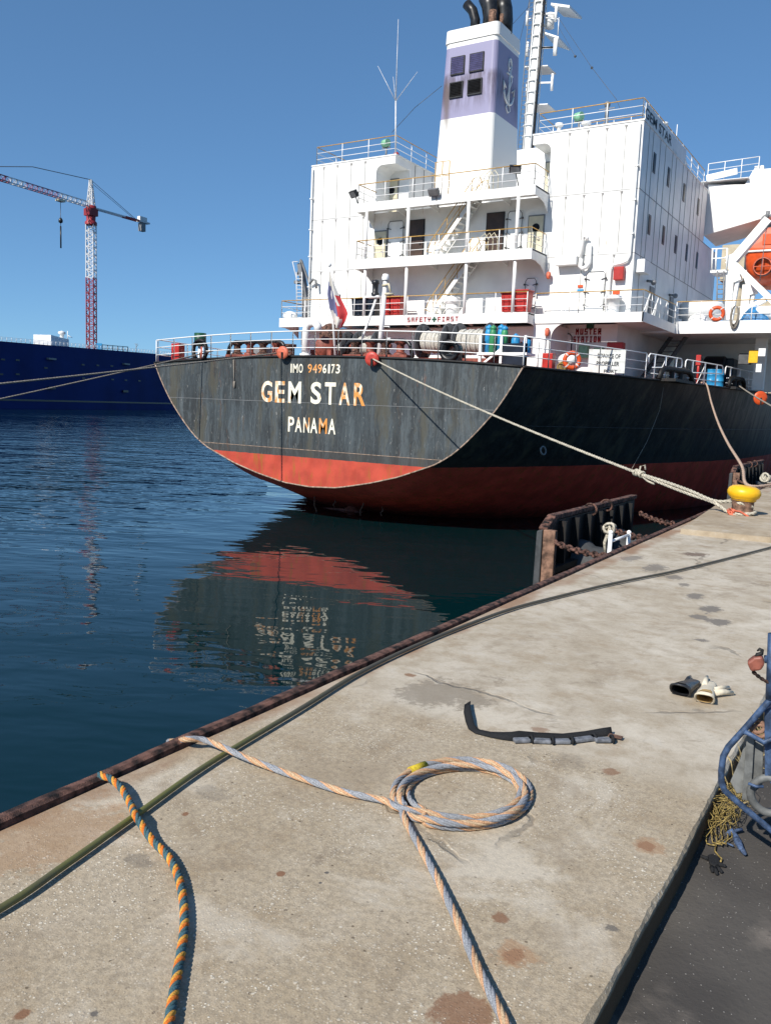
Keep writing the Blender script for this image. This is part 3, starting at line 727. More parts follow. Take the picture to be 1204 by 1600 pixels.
m=MB(); m.box(-16.2,-10.95,39.20,39.26,5.83,6.28); m.box(-16.2,-11.0,39.26,Y0,6.22,6.27); m.box(-11.0,-10.95,39.2,45.3,5.85,6.3); m.box(-12.8,-11.0,40.2,45.3,6.0,6.05)
m.build('side_deck',W,ship)
m=MB(); m.box(-10.95,-4.9,45.3,45.38,5.85,6.46); m.box(-12.5,-4.95,45.38,62,6.25,6.4); m.box(-12.8,-5,45.4,62,5.9,6.2,0)
m.build('boat_deck',W,ship)
def posts(xs,z0,z1,y=38.5):
    for x in xs:
        m=MB(); m.cyl((x,y,z0),(x,y,z1),.085,n=10); m.build('deck_post',M['white_clean'],ship)
posts((-25.63,-23.08,-19.66,-17.04),9.22,11.72); posts((-25.6,-23.05,-19.63,-17.03),6.27,8.76)
railing([(-26.2,Y0,12.12),(-26.2,38.5,12.12),(-16.28,38.5,12.12),(-16.28,Y0,12.12)],1.0,ship,post=1.65)
railing([(-26.15,Y0,9.22),(-26.15,38.42,9.22),(-16.25,38.42,9.22),(-16.25,Y0,9.22)],1.0,ship,post=1.65)
railing([(-31.2,40.6,6.27),(-31.2,38.5,6.27),(-16.3,38.5,6.27)],1.0,ship,post=1.7)
railing([(-16.2,39.28,6.27),(-11.02,39.28,6.27),(-11.02,45.3,6.3)],1.0,ship,post=1.6)
m=MB()
for x in (-14.75,): m.beam((x-.12,39.3,6.3),(x,39.28,7.1),.03); m.beam((x+.12,39.3,6.3),(x,39.28,7.1),.03)
for y in (40.4,41.9,43.6): 
    m.build('rail_brace',M['white_clean'],ship); m=MB(); m.beam((-11.3,y-.1,6.25),(-11.03,y,7.25),.05); m.beam((-11.3,y+.35,6.25),(-11.03,y,7.25),.05)
m.build('rail_brace',M['white_clean'],ship)
railing([(-11,45.42,6.46),(-5,45.42,6.46)],1.0,ship,post=1.1)
# roof rails
railing([(-30.4,46,15.0),(-30.4,40.35,15.0),(-25.15,40.35,15.0),(-25.15,47,15.0)],1.0,ship,post=1.85)
railing([(-17.05,46,15.0),(-17.05,40.45,15.0),(-12.0,40.45,15.0),(-12.0,53.5,15.0)],1.0,ship,post=1.6)
railing([(-17.0,43.5,15.1),(-12.7,43.5,15.1)],1.0,ship,post=1.3)
# gear on the roofs
def roof_lamp(x,y,z,c):
    m=MB(); m.cyl((x,y,z),(x,y,z+.75),.05,n=8); m.cyl((x-.18,y,z+.95),(x+.18,y-.12,z+.95),.2,n=14,m=1); m.box(x-.25,x+.25,y-.04,y+.04,z+.7,z+.78)
    m.build('searchlight',[M['grey'],M[c]],ship)
roof_lamp(-26.3,41.2,15.0,'ltgreen'); roof_lamp(-15.75,42.4,15.3,'ltgreen')
m=MB(); m.box(-26.0,-25.4,41,41.3,15,15.12); m.ball((-25.6,41.15,15.25),.16); m.build('fire_monitor',M['red'],ship)
m=MB(); m.ball((-13.4,42.2,15.4),.2); m.box(-14.9,-13.0,42,42.8,15.0,15.25,1); m.build('hatch_cover',[M['red'],M['white_clean']],ship)
m=MB(); m.box(-17.0,-14.9,42.0,43.2,15.0,15.55); m.lathe([(.1,0),(.1,.3),(.2,.32),(.2,.45),(0,.5)],(-16.7,42.2,15.55),n=14); m.lathe([(.1,0),(.1,.2),(.24,.22),(.24,.33),(0,.4)],(-15.3,42.2,15.55),n=14)
m.build('vent_trunk',M['white_clean'],ship)
m=MB(); c=Vector((-14.9,44,15))
for dx,dy in ((-.5,-.3),(.5,-.3),(0,.5)): m.cyl(c+Vector((dx,dy,0)),c+Vector((0,0,1.6)),.04,n=6)
m.cyl(c+Vector((0,0,1.5)),c+Vector((0,0,2.2)),.1,n=8); m.ball(c+Vector((0,0,2.2)),.16); m.beam(c+Vector((-.4,0,2)),c+Vector((.4,0,2)),.04); m.build('antenna_tripod',M['grey'],ship)
m=MB(); 
for y in (41.2,43.0,45.6,48.0): m.beam((-11.82,y,14.95),(-12.0,y+.02,16.0),.06); m.beam((-11.82,y+.5,14.95),(-12.0,y+.05,15.9),.06); m.build('rail_brace',M['white_clean'],ship); m=MB()
m.cyl((-12.0,46.6,15),(-12.0,46.6,16.6),.02,n=6); m.build('rod_antenna',M['white_clean'],ship); m=MB(); m.lathe([(.05,0),(.05,.9),(.22,.95),(.22,1.05),(0,1.1)],(-12.1,44.4,15),n=12)
m.build('dome_antenna',M['white_clean'],ship)
m=MB(); m.box(-11.86,-11.83,40.3,48.2,14.95,15.72); m.build('name_board',W,ship)
text_obj('board_lettering','GEM STAR',M['blktext'],ship,(-11.826,40.2,15.08),(0,1,0),(0,0,1),-.0,4.9,.46,bold=.02)
# ---- whip antenna and wires
m=MB(); b=Vector((-25.15,40.35,15.0)); t=tY(622,30,40.35); k=tY(618,158,40.35)
m.tube([b,k],.045,6); m.tube([k,t],[.03,.012],6)
for px,py,dy in ((590,103,-.6),(652,112,-.6),(614,120,.9)): e=tY(px,py,40.35+dy*.2); m.tube([k,e],[.02,.01],5)
m.build('whip_antenna',M['ladder'],ship)
m=MB(); m.tube([tY(612,207,41),tY(648,168,41.2),tY(690,134,41.3)],.014,5); m.build('stay_wire',M['dgrey'],ship)
# ---- stairs between the balconies
def stairs(p0,p1,y):
    m=MB(); p0=Vector((p0[0],y,p0[1])); p1=Vector((p1[0],y,p1[1])); d=p1-p0; Yv=Vector((0,1,0))
    for o in (0,.75): m.beam(p0+Yv*o,p1+Yv*o,.05,.2)
    for i in range(11):
        q=p0+d*((i+.5)/11); m.box(q.x-.13,q.x+.13,y+.02,y+.73,q.z-.015,q.z+.015)
    for o in (-.03,.78):
        A=p0+Yv*o; Bq=p1+Yv*o; Z=Vector((0,0,1))
        m.tube([A+Z*.25-d*.02,A+Z*.45-d.normalized()*.55+Z*.25,A+Z*.95-d.normalized()*.15,Bq+Z*.95,Bq+Z*.95+Vector((.3,0,0)),Bq+Vector((.45,0,.55))],.025,6,1)
        m.tube([A+Z*.5+d*.03,Bq+Z*.5],.018,6,1)
        for t in (.05,.35,.65,.95): m.cyl(A+d*t,A+d*t+Z*.95,.018,n=6,m=1)
    return m.build('stair',[W,M['ochre']],ship)
stairs((-21.95,9.3),(-19.75,12.05),39.2); stairs((-21.9,6.35),(-19.7,9.15),39.2)
m=MB()
for x in (-21.9,-21.5,-21.1): m.cyl((x,39.0,12.15),(x,39.0,13.9),.03,n=6)
for z in (12.6,13.2,13.9): m.beam((-21.9,39,z),(-21.1,39,z),.03)
m.build('gate',M['ochre'],ship)
# handrail hoop by the stair heads
for dx in (0,.25,.5):
    m=MB(); m.tube([(-19.55+dx,38.9,12.2),(-19.3+dx,38.9,12.95),(-19.05+dx,38.9,13.15),(-18.85+dx,38.9,12.9),(-18.85+dx,38.9,12.2)],.02,6); m.build('stair_hoop',M['cream'],ship)
    m=MB(); m.tube([(-19.4+dx,38.9,9.25),(-19.15+dx,38.9,10.0),(-18.9+dx,38.9,10.2),(-18.7+dx,38.9,9.9),(-18.7+dx,38.9,9.25)],.02,6); m.build('stair_hoop',M['cream'],ship)
# ---- floodlights
def flood(x,y,z,lab,mk,yaw):
    m=MB(); d=Vector((math.sin(yaw),-math.cos(yaw),-.75)).normalized(); c=Vector((x,y,z)); s=d.cross(Vector((0,0,1))).normalized()
    m.beam(c,c+d*.18,.55,.36,0); m.beam(c+d*.185,c+d*.19,.46,.28,1); m.beam(c-s*.3,c+s*.3,.04); m.tube([c-Vector((0,0,.05)),c+Vector((.1,.3,-.75))],.03,6)
    m.build('floodlight',[M[mk],M['grey']],ship)
flood(-26.5,38.6,12.75,'','black',-.4); flood(-17.4,38.7,13.05,'','black',.5); flood(-21.5,38.3,12.3,'','grey',0)
# ---- funnel
m=MB(); fx=[(-23.12,41.0,11.9),(-19.8,41.0,11.9),(-19.8,44.75,11.9),(-23.12,44.75,11.9)]
def fsec(z):
    t=(z-11.9)/(21.0-11.9); xl=-23.22+.48*t; xr=-19.79; ya=41.0; yb=44.75-.95*t; r=.28; out=[]
    for (cx,cy,a0) in ((xl+r,ya+r,180),(xr-r,ya+r,270),(xr-r,yb-r,0),(xl+r,yb-r,90)):
        for i in range(6): a=math.radians(a0+18*i); out.append((cx+r*math.cos(a),cy+r*math.sin(a),z))
    return out
zs=[11.9,16.65,20.15,20.38,20.39,21.0]; vs=[]; ex=[0,0,0,0,.05,.05]
for z,e in zip(zs,ex):
    r=fsec(z); c=Vector((sum(p[0] for p in r)/24,sum(p[1] for p in r)/24,z))
    vs+=[(p[0]+(1 if p[0]>c.x else -1)*e,p[1]+(1 if p[1]>c.y else -1)*e,p[2]) for p in r]
fs=[(i*24+k,i*24+(k+1)%24,(i+1)*24+(k+1)%24,(i+1)*24+k) for i in range(5) for k in range(24)]+[tuple(range(120,144))]
m.add(vs,fs,0,False); funnel=m.build('funnel',M['funnel'],ship)
def louv(px0,py0,px1,py1,dark):
    a=tY(px0,py1,40.98); b=tY(px1,py0,40.98); m=MB(); x0,x1,z0,z1=a.x,b.x,min(a.z,b.z),max(a.z,b.z)
    m.box(x0-.05,x1+.05,40.93,41.02,z0-.05,z1+.05,0); k=9
    for i in range(k):
        z=z0+(z1-z0)*(i+.15)/k; m.add([(x0,40.925,z),(x1,40.925,z),(x1,40.88,z+(z1-z0)/k*.62),(x0,40.88,z+(z1-z0)/k*.62)],[(0,1,2,3)],1)
    m.build('louvre',[M['black'],M['black'] if dark else M['lilacgrey']],funnel,bevel=0)
M['lilacgrey']=paint('lilac_slat_paint',(.20,.19,.40),.5,.1,4)
louv(705,88,725,117,False); louv(734,82,755,112,False); louv(703,128,722,153,True); louv(731,123,752,148,True)
# anchor emblem in low relief on the starboard face
m=MB(); FX=-19.765
def fp(u,v): return Vector((FX,42.62+u*.86,18.32+v*.88))
def flat(pts,r): m.tube([fp(*p) for p in pts],r*.8,6)
flat([(.55*.42*math.cos(t),1.25+.36*math.sin(t)) for t in [i*math.pi/8 for i in range(17)]],.055)
flat([(.30*math.cos(t)*.5,1.28+.2*math.sin(t)) for t in [i*math.pi/8 for i in range(17)]],.04)
flat([(0,.9),(0,-1.0)],.085); flat([(-.42,.72),(.42,.72)],.06)
flat([(.72*math.sin(t),-.22-.72*math.cos(t)*1.0) for t in [math.radians(-78+12*i) for i in range(14)]],.085)
for s in (-1,1): flat([(s*.70,-.36),(s*.80,.12),(s*.46,-.14)],.055)
flat([(.1,1.0),(.36,.45),(.05,-.1),(-.24,-.6),(.1,-.95),(.3,-1.25),(0,-1.42),(-.3,-1.2),(-.1,-.9)],.055)
m.build('anchor_emblem',M['emblem'],funnel)
m=MB()
def exh(x,y,r,h,bend):
    m.tube([(x,y,20.9),(x,y,20.9+h*.45),(x-bend*.3,y-.05,20.9+h*.75),(x-bend,y-.1,20.9+h)],[r,r,r*1.02,r*1.02],14)
exh(-21.45,41.7,.25,1.55,.5); exh(-20.65,41.9,.42,1.75,.28); exh(-20.15,42.5,.42,1.7,.15); exh(-20.9,43.0,.3,1.5,.2)
m.build('exhaust_pipe',M['black'],funnel)
m=MB(); m.cyl((-20.3,41.35,20.95),(-20.3,41.35,21.7),.2,n=14); m.cyl((-19.95,41.7,20.95),(-19.95,41.7,21.6),.1,n=10); m.build('exhaust_pipe',M['rustlight'],funnel)
# ---- radar mast
mast=MB(); MY=56.0
b=tY(825,215,MY); t=tY(846,-30,MY); mast.tube([b-Vector((0,0,4)),b,t],[.36,.33,.28],14)
for i in range(15):
    q=b+(t-b)*(i/14); mast.lathe([(.30,0),(.43,.0),(.43,.07),(.30,.07)],q,n=12,sm=False)
for a_ in (.5,1.6,2.7,4.2,5.4): mast.tube([b+Vector((.46*math.cos(a_),.46*math.sin(a_),-3)),t+Vector((.42*math.cos(a_),.42*math.sin(a_),0))],.035,5)
def mp(px,py,dy=0): return tY(px,py,MY+dy)
mast.build('radar_mast',M['white_clean'],ship); mo=bpy.data.objects['radar_mast']
m=MB()
for o in (-.62,-.30): m.tube([b+Vector((o,-.35,-3)),t+Vector((o,-.35,0))],.03,5)
i=0
while i<46:
    q=(b-Vector((0,0,3)))+(t-b+Vector((0,0,3)))*(i/46); m.cyl(q+Vector((-.62,-.35,0)),q+Vector((-.30,-.35,0)),.02,n=5); i+=1
m.build('mast_ladder',M['grey'],mo)
m=MB(); m.tube([b+Vector((.40,-.2,-3)),t+Vector((.38,-.2,0))],.09,6); m.build('cable_run',M['black'],mo)
m=MB()
for px,py,px2 in ((829,75,868),(827,130,862),(845,22,868),(846,75,866)):
    a=mp(px,py); c=mp(px2,py-1); m.beam(a,c,.10); m.cyl(c+Vector((0,0,-.5)),c+Vector((0,0,.55)),.10,n=8)
for py in (105,165):
    m.prism([mp(818,py),mp(855,py-2),mp(855,py-2)+Vector((0,1.6,0)),mp(818,py)+Vector((0,1.6,0))],(0,0,.06))
for py in (30,78,142): 
    a=mp(823,py); m.cyl(a+Vector((0,0,-.4)),a+Vector((0,0,.5)),.10,n=8); m.beam(a,a+Vector((.6,0,0)),.06)
m.prism([mp(848,52),mp(872,60),mp(872,60)+Vector((0,2.2,.0)),mp(848,52)+Vector((0,2.2,0))],(0,0,.12))
m.prism([mp(860,8),mp(889,12),mp(889,12)+Vector((0,2.4,.2)),mp(860,8)+Vector((0,2.4,.2))],(0,0,.15)); m.cyl(mp(858,44,.5),mp(858,44,.5)+Vector((0,0,.9)),.3,n=10)
for px in (850,871): m.cyl(mp(px,55),mp(px,55)+Vector((0,0,1.1)),.03,n=5)
m.beam(mp(850,55)+Vector((0,0,1.1)),mp(871,60)+Vector((0,0,1.2)),.04)
m.build('mast_platform',M['white_clean'],mo)
m=MB(); m.tube([mp(872,28),tY(922,103,52),tY(962,155,48)],.015,4); m.tube([mp(872,42),tY(898,88,52)],.012,4); m.tube([mp(840,-5),tY(800,38,43)],.015,4); m.tube([mp(828,-5),tY(810,70,46)],.015,4); m.tube([tY(962,155,48),tY(968,170,46)],.012,4)
for q in (tY(924,106,52),tY(898,88,52)): m.ball(q,.08)
m.build('stay_wire',M['dgrey'],ship)
# wheelhouse detail seen between funnel and starboard block
railing([(-19.5,52.8,18.4),(-15.3,52.8,18.4)],1.0,ship,post=1.0)
m=MB(); m.box(-18.2,-15.4,52.4,53,15.5,16.2); m.tube([(-18.4,52.7,17.4),(-18.4,52.7,15.6)],.1,8,1); m.tube([(-17.9,52.7,17.6),(-17.8,52.7,16.9)],.1,8,1); m.build('vent_trunk',[M['grey'],M['white_clean']],ship)
# ---- bridge wing
m=MB()
P=[tY(1099,289,54.2),tY(1104,368,54.2),tY(1192,341,54.2),tY(1215,336,54.2),tY(1215,262,54.2),tY(1176,265,54.2),tY(1163,288,54.2)]
P[0].x=-11.9;P[1].x=-11.9
m.prism(P,(0,3.6,0)); m.box(-12.5,-9.6,53.9,57.9,15.45,15.5)
a=tY(1176,258,54.2); m.box(a.x,a.x+.5,54.6,55.2,15.9,16.25)
m.build('bridge_wing',W,ship,bevel=.04)
railing([(-12,54.4,15.5),(-9.2,54.4,15.6)],1.1,ship,topm=0,post=.9)
m=MB(); m.beam((-12,54.15,15.72),(-10.3,54.15,15.95),.1,.35); m.build('wind_screen',M['white_clean'],ship)
# ------------------------------------------------------------------ mooring deck equipment (parts of the ship)
def dz(x,y=30): return deckz(x,y)
def roller_fairlead(x0,x1,rollers):
    y=28.75; z=dz((x0+x1)/2)
    m=MB(); m.box(x0,x1,y-.28,y+.3,z-.02,z+.10); f=m.build('roller_fairlead',M['rustred'],ship,bevel=.02)
    for i in range(rollers):
        x=x0+.45+(x1-x0-.9)*i/(rollers-1); k=MB()
        k.lathe([(.26,0),(.26,.05),(.16,.12),(.15,.38),(.24,.47),(.24,.5)],(x,y,z+.1),n=14); k.build('roller',M['rustred'] if i%2 else M['rust'],f)
    k=MB(); k.tube([(x0-.12,y,z+.02),(x0+.0,y,z+.45),(x0+.12,y,z+.60),(x0+.3,y,z+.65),(x1-.3,y,z+.65),(x1-.12,y,z+.60),(x1,y,z+.45),(x1+.12,y,z+.02)],.085,8)
    k.build('guard_bar',M['black'],f)
roller_fairlead(-26.2,-23.1,4); roller_fairlead(-19.9,-16.9,4)
def panama(x,y,r,col):
    z=dz(x,y); m=MB(); prof=[(r*.42,.28),(r*.38,.1),(r*.42,-.06),(r*.70,-.24),(r,-.26),(r*1.02,-.1),(r*.95,.2),(r*.55,.28)]
    m.lathe(prof,(x,y,z+r*.95),(0,1,0),24); m.box(x-r*.9,x+r*.9,y-.15,y+.2,z-.02,z+.25); m.build('mooring_chock',M[col],ship)
panama(-15.1,28.75,.40,'black')
m=MB(); z=dz(-28,28.75); m.tube([Vector((-28+.40*math.cos(a),28.75,z+.42+.46*math.sin(a))) for a in [math.radians(-50+14*i) for i in range(21)]],.09,8); m.box(-28.4,-27.6,28.6,28.95,z-.02,z+.08); m.build('mooring_chock',M['blacksteel'],ship)
def winch(xs,y,z,R,ropem,withmotor=True):
    root=MB(); root.box(xs[0]-.2,xs[-1]+.6,y-.6,y+.6,z-.02,z+.18); root.cyl((xs[0]-.3,y,z+R+.1),(xs[-1]+.7,y,z+R+.1),.10,n=10)
    wi=root.build('mooring_winch',M['rustred'],ship)
    for x in xs:
        k=MB(); k.lathe([(.08,-.035),(R,-.035),(R*1.01,0),(R,.035),(.08,.035)],(x,y,z+R+.1),(1,0,0),28)
        for t in range(6):
            a=t*math.pi/3; k.beam((x+.05,y+.15*math.cos(a),z+R+.1+.15*math.sin(a)),(x+.05,y+R*.95*math.cos(a),z+R+.1+R*.95*math.sin(a)),.05)
        k.build('drum_flange',M['dgrey'],wi)
    for j,(a,b) in enumerate(zip(xs,xs[1:])):
        if (j%2)==1: continue
        prof=[]; n=max(4,int((b-a-.1)/.13)); rr=R*(.58 if j else .52)
        for i in range(n):
            c=(i+.5)/n*(b-a-.1)+.05
            for t in range(5):
                q=math.pi*t/4; prof.append((rr+.065*math.sin(q)+.03*math.sin(i*2.3),c-.063*math.cos(q)))
        k=MB(); k.lathe(prof,(a,y,z+R+.1),(1,0,0),24); k.build('rope_winding',M[ropem],wi)
    if withmotor:
        k=MB(); k.box(xs[-1]+.35,xs[-1]+.95,y-.35,y+.35,z+.15,z+R+.3); k.cyl((xs[-1]+.9,y,z+R*.8),(xs[-1]+1.4,y,z+R*.8),.26,n=14); k.build('winch_motor',M['rust'],wi,bevel=.03)
    for x in xs[:1]+xs[-1:]:
        k=MB(); k.prism([(x-.03,y-.5,z),(x-.03,y+.5,z),(x-.03,y+.12,z+R+.25),(x-.03,y-.12,z+R+.25)],(.06,0,0)); k.build('bearing_frame',M['white_clean'],wi)
winch([-18.30,-17.05,-16.55,-15.15],32.2,3.5,.78,'r_white'); winch([-23.45,-22.75,-22.1,-21.1],33,3.5,.68,'r_white',False)
m=MB(); m.lathe([(0,-.4),(.4,-.4),(.46,-.3),(.46,.3),(.4,.4),(0,.4)],(-22.0,30.2,4.0),(.5,-.8,.0),18); m.box(-22.6,-21.5,29.9,30.6,3.4,3.9); m.build('windlass_gearbox',M['rustred'],ship)
m=MB(); m.lathe([(.0,-.12),(.5,-.12),(.5,.12),(0,.12)],(-22.25,30.9,4.6),(.4,-.9,0.1),18); m.build('windlass_wheel',M['rust'],ship)
m=MB(); m.tube([(-22.55,29.5,3.5),(-22.55,29.5,4.65),(-22.5,29.5,4.86),(-22.3,29.48,4.98),(-22.05,29.45,4.98),(-21.9,29.45,4.85),(-21.88,29.45,4.62)],.17,12); m.cyl((-22.55,29.5,3.5),(-22.55,29.5,3.7),.25,n=14); m.build('gooseneck_vent',M['white_clean'],ship)
m=MB(); m.tube([(-18.4,29.3,3.5),(-18.4,29.3,4.15),(-18.33,29.3,4.28),(-18.2,29.3,4.28),(-18.15,29.3,4.15)],.05,8); m.build('gooseneck_vent',M['white_clean'],ship)
for x in (-24.6,):
    z=dz(x); m=MB()
    m.lathe([(.34,0),(.34,.06),(.22,.08),(.22,.55),(.30,.6),(.30,.7),(0,.72)],(x-.32,30.6,z),n=14); m.lathe([(.34,0),(.34,.06),(.22,.08),(.22,.55),(.30,.6),(.30,.7),(0,.72)],(x+.32,30.6,z),n=14)
    m.build('mooring_bitts',M['rust'],ship)
m=MB(); m.box(-30.4,-29.9,29.3,29.7,3.3,4.15); m.build('hose_box',M['red'],ship,bevel=.02)
m=MB(); m.cyl((-29.4,30.2,3.2),(-29.4,30.2,4.15),.10); m.cyl((-29.4,30.2,4.1),(-29.4,30.2,4.7),.28,n=16,m=1); m.beam((-29.4,30.2,3.3),(-28.8,30.2,3.9),.08); m.build('ventilator',[M['white_clean'],M['dgreen']],ship)
m=MB(); m.box(-27.2,-26.0,31,31.6,3.4,4.1); m.build('deck_locker',M['grey'],ship)
# stern light mast
b=Vector((-19.5,30.6,3.5)); m=MB(); t=tY(602,438,30.6); m.cyl(b,t,.12,.09,10); m.lathe([(.14,0),(.16,.1),(.12,.25),(0,.27)],t,n=12)
for z in (4.2,4.9,5.6): m.tube([(-19.36,30.6,z),(-19.05,30.6,z),(-19.05,30.6,z-.06)],.02,5)
sm=m.build('stern_light_mast',M['white_clean'],ship)
m=MB(); pz=tY(600,462,30.6).z; m.box(-20.2,-19.5,30.4,30.8,pz-.08,pz); m.build('lamp_platform',M['white_clean'],sm)
m=MB(); m.lathe([(.16,0),(.17,.1),(.12,.14),(.13,.45),(.17,.5),(.14,.62),(0,.66)],(-19.75,30.5,pz),n=14); m.build('signal_lamp',M['black'],sm)
m=MB(); m.tube([(-19.4,30.5,pz+.4),(-19.1,30.5,pz+.45),(-19.0,30.5,pz+.15)],.05,6); m.lathe([(.02,0),(.2,.05),(.2,.12),(0,.15)],(-19.05,30.5,pz-.05),n=12); m.build('stern_lamp',M['cream'],sm)
m=MB(); m.cyl((-20.45,30.2,3.5),(-19.72,30.55,pz-.1),.05,n=8); m.build('mast_strut',M['white_clean'],sm)
# flagstaff
fs0=tY(524,555,29.2); fs1=tY(514.5,416,29.2); m=MB(); m.cyl(fs0-Vector((0,0,.1)),fs1,.05,.035,8); m.lathe([(.07,0),(.09,.05),(.07,.12),(0,.13)],fs1,n=10); m.build('flagstaff',M['white_clean'],ship)
# provision crane with ladder behind the port side
g0=tY(476,490,46); m=MB(); top=tY(467,407,46)
m.beam(tY(479,470,46),tY(469,412,46),.35,.3); m.tube([tY(479,500,46),tY(479,465,46)],.3,8); m.cyl(tY(470,405,46),tY(465,430,46),.06); m.box(top.x-.3,top.x,45.9,46.2,top.z-1.5,top.z-1.3); m.beam(tY(471,407,46),tY(484,445,46),.1)
crane_p=m.build('provision_crane',M['grey'],ship)
m=MB()
for px in (464,472.5): m.cyl(tY(px,500,45.7),tY(px-1,425,45.7),.035,n=5)
m.cyl(tY(464,440,45.7),tY(457,409,45.7),.03,n=5); m.cyl(tY(457,409,45.7),tY(466,409,45.7),.03,n=5)
for i in range(13): m.cyl(tY(463.2,430+i*5.5,45.7),tY(472,430+i*5.5,45.7),.025,n=5)
m.build('crane_ladder',M['ladder'],crane_p)
m=MB(); m.ball(tY(453,494,39.5),.42,0,14,8,(1.1,.8,.7)); m.build('white_cover',M['white_clean'],ship)
m=MB(); m.box(-31,-29.2,40.1,42,4.95,5.75); m.build('port_wing_locker',W,ship)
# ------------------------------------------------------------------ loose things standing on the ship
def bin_(x,y,z,w,h,mat,label,wheels=True,lid=True):
    t=thing('waste_bin',label,'bin',(x,y,z),'bins on the deckhouse gallery')
    b=MB(); v=[]
    for zz,s in ((.08,.84),(h*.93,1.0)):
        v+=[(x+sx*w/2*s,y+sy*.34*s,z+zz) for sx,sy in ((-1,-1),(1,-1),(1,1),(-1,1))]
    b.add(v,[(3,2,1,0),(4,5,6,7),(0,1,5,4),(1,2,6,5),(2,3,7,6),(3,0,4,7)])
    for i in (-.25,.25): b.box(x+i*w-.03,x+i*w+.03,y-.36,y-.28,z+.1,z+h*.85)
    b.build('bin_body',mat,t,bevel=.03)
    b=MB(); b.box(x-w*.53,x+w*.53,y-.40,y+.38,z+h*.93,z+h*.99); b.tube([(x-w*.45,y+.36,z+h*.97),(x-w*.45,y+.46,z+h),(x+w*.45,y+.46,z+h),(x+w*.45,y+.36,z+h*.97)],.025,6); b.build('bin_lid',mat,t,bevel=.02)
    for s in (-1,1): b=MB(); b.cyl((x+s*w*.42,y+.2,z+.09),(x+s*w*.36,y+.2,z+.09),.09,n=12); b.build('wheel',M['black'],t)
G6=6.28
bin_(-26.15,38.95,G6,.72,1.02,M['navy'],'dark navy waste bin at the far left end of the lower gallery')
bin_(-25.35,38.95,G6,.72,1.02,M['navy'],'dark navy waste bin on the lower gallery, nearest the stern light mast')
bin_(-24.35,38.95,G6,.5,1.0,M['red'],'narrow red waste bin touching the stern light mast on the lower gallery')
bin_(-23.75,38.95,G6,.62,1.05,M['red'],'wider red waste bin right of the stern light mast on the lower gallery')
bin_(-17.45,38.95,G6,.55,1.0,M['red'],'red waste bin left of a white post at the right end of the gallery')
bin_(-16.72,38.95,G6,.8,1.12,M['red'],'largest red waste bin at the right end of the lower gallery')
m=MB(); m.lathe([(0,0),(.34,0),(.36,.5),(.34,.52),(.40,.54),(.42,.86),(.38,.9),(0,.92)],(-20.5,38.9,G6),n=20)
tag(m.build('white_tub',M['white_clean'],origin=(-20.5,38.9,G6)),'round white lidded tub standing by the foot of the gallery stair','tub')
# gas cylinders
def cylinder(x,y,h,r,mat,cap,label):
    z=dz(x,y)+.45; t=thing('gas_cylinder',label,'cylinder',(x,y,z),'gas cylinders racked at the stern rail')
    m=MB(); m.lathe([(0,0),(r,0),(r,h*.82),(r*.8,h*.92),(r*.3,h*.97),(0,h*.97)],(x,y,z),n=16); m.build('cylinder_body',mat,t)
    m=MB(); m.lathe([(r*.5,h*.9),(r*.95,h*.94),(r*.95,h*1.02),(r*.55,h*1.06)],(x,y,z),n=12); m.ball((x,y,z+h*1.04),r*.45); m.build('valve_guard',cap,t)
cylinder(-14.75,31.2,1.02,.155,M['blue'],M['blue'],'tall blue gas cylinder left of the green one at the stern rail')
cylinder(-14.48,31.0,1.0,.14,M['green'],M['green'],'green gas cylinder on the left among the blue ones')
cylinder(-14.22,31.2,1.05,.155,M['blue'],M['blue'],'tall blue gas cylinder between the two green ones')
cylinder(-13.98,31.0,1.0,.135,M['green'],M['blue'],'green gas cylinder with blue valve guard at the rack middle')
cylinder(-13.55,31.1,.72,.17,M['blue'],M['blue'],'short wide blue gas cylinder standing at the right of the rack')
cylinder(-13.15,31.3,.68,.16,M['blue'],M['navy'],'shortest blue gas cylinder with dark top at the right end')
m=MB(); m.box(-15.0,-12.9,30.7,31.6,3.75,3.85)
for x in (-14.9,-14.0,-13.0): m.beam((x,30.8,3.2),(x,30.8,4.5),.1)
m.beam((-14.9,30.8,3.3),(-14.0,30.8,4.0),.08); m.build('cylinder_rack',M['white_clean'],ship)
m=MB(); m.box(-13.9,-12.95,30.75,30.9,3.3,4.2); m.build('rack_panel',M['navy'],ship)
def lifebuoy(c,R,ax,label):
    t=thing('lifebuoy',label,'lifebuoy',c,'orange lifebuoys on the ship rails'); m=MB(); m.torus(c,R,R*.30,ax,28,10); m.build('ring',M['orange'],t)
    axv=Vector(ax).normalized(); A=Vector((0,0,1)); B=axv.cross(A)
    for i in range(4):
        a=math.pi/4+i*math.pi/2; d=math.cos(a)*A+math.sin(a)*B; e=-math.sin(a)*A+math.cos(a)*B
        m=MB(); q=Vector(c)+d*R
        m.torus(q,R*.31,R*.035,e,14,5); m.torus(q+e*.03,R*.31,R*.035,e,14,5); m.build('reflective_band',M['white_clean'],t)
lifebuoy(tuple(tY(893,563,33.7)),.30,(.55,-.83,0),'orange lifebuoy with white bands on the main deck rail beside the painted notice')
lifebuoy(tuple(tY(1119,490,45.3)),.30,(.2,-1,0),'orange lifebuoy on the boat deck rail in front of the white drum')
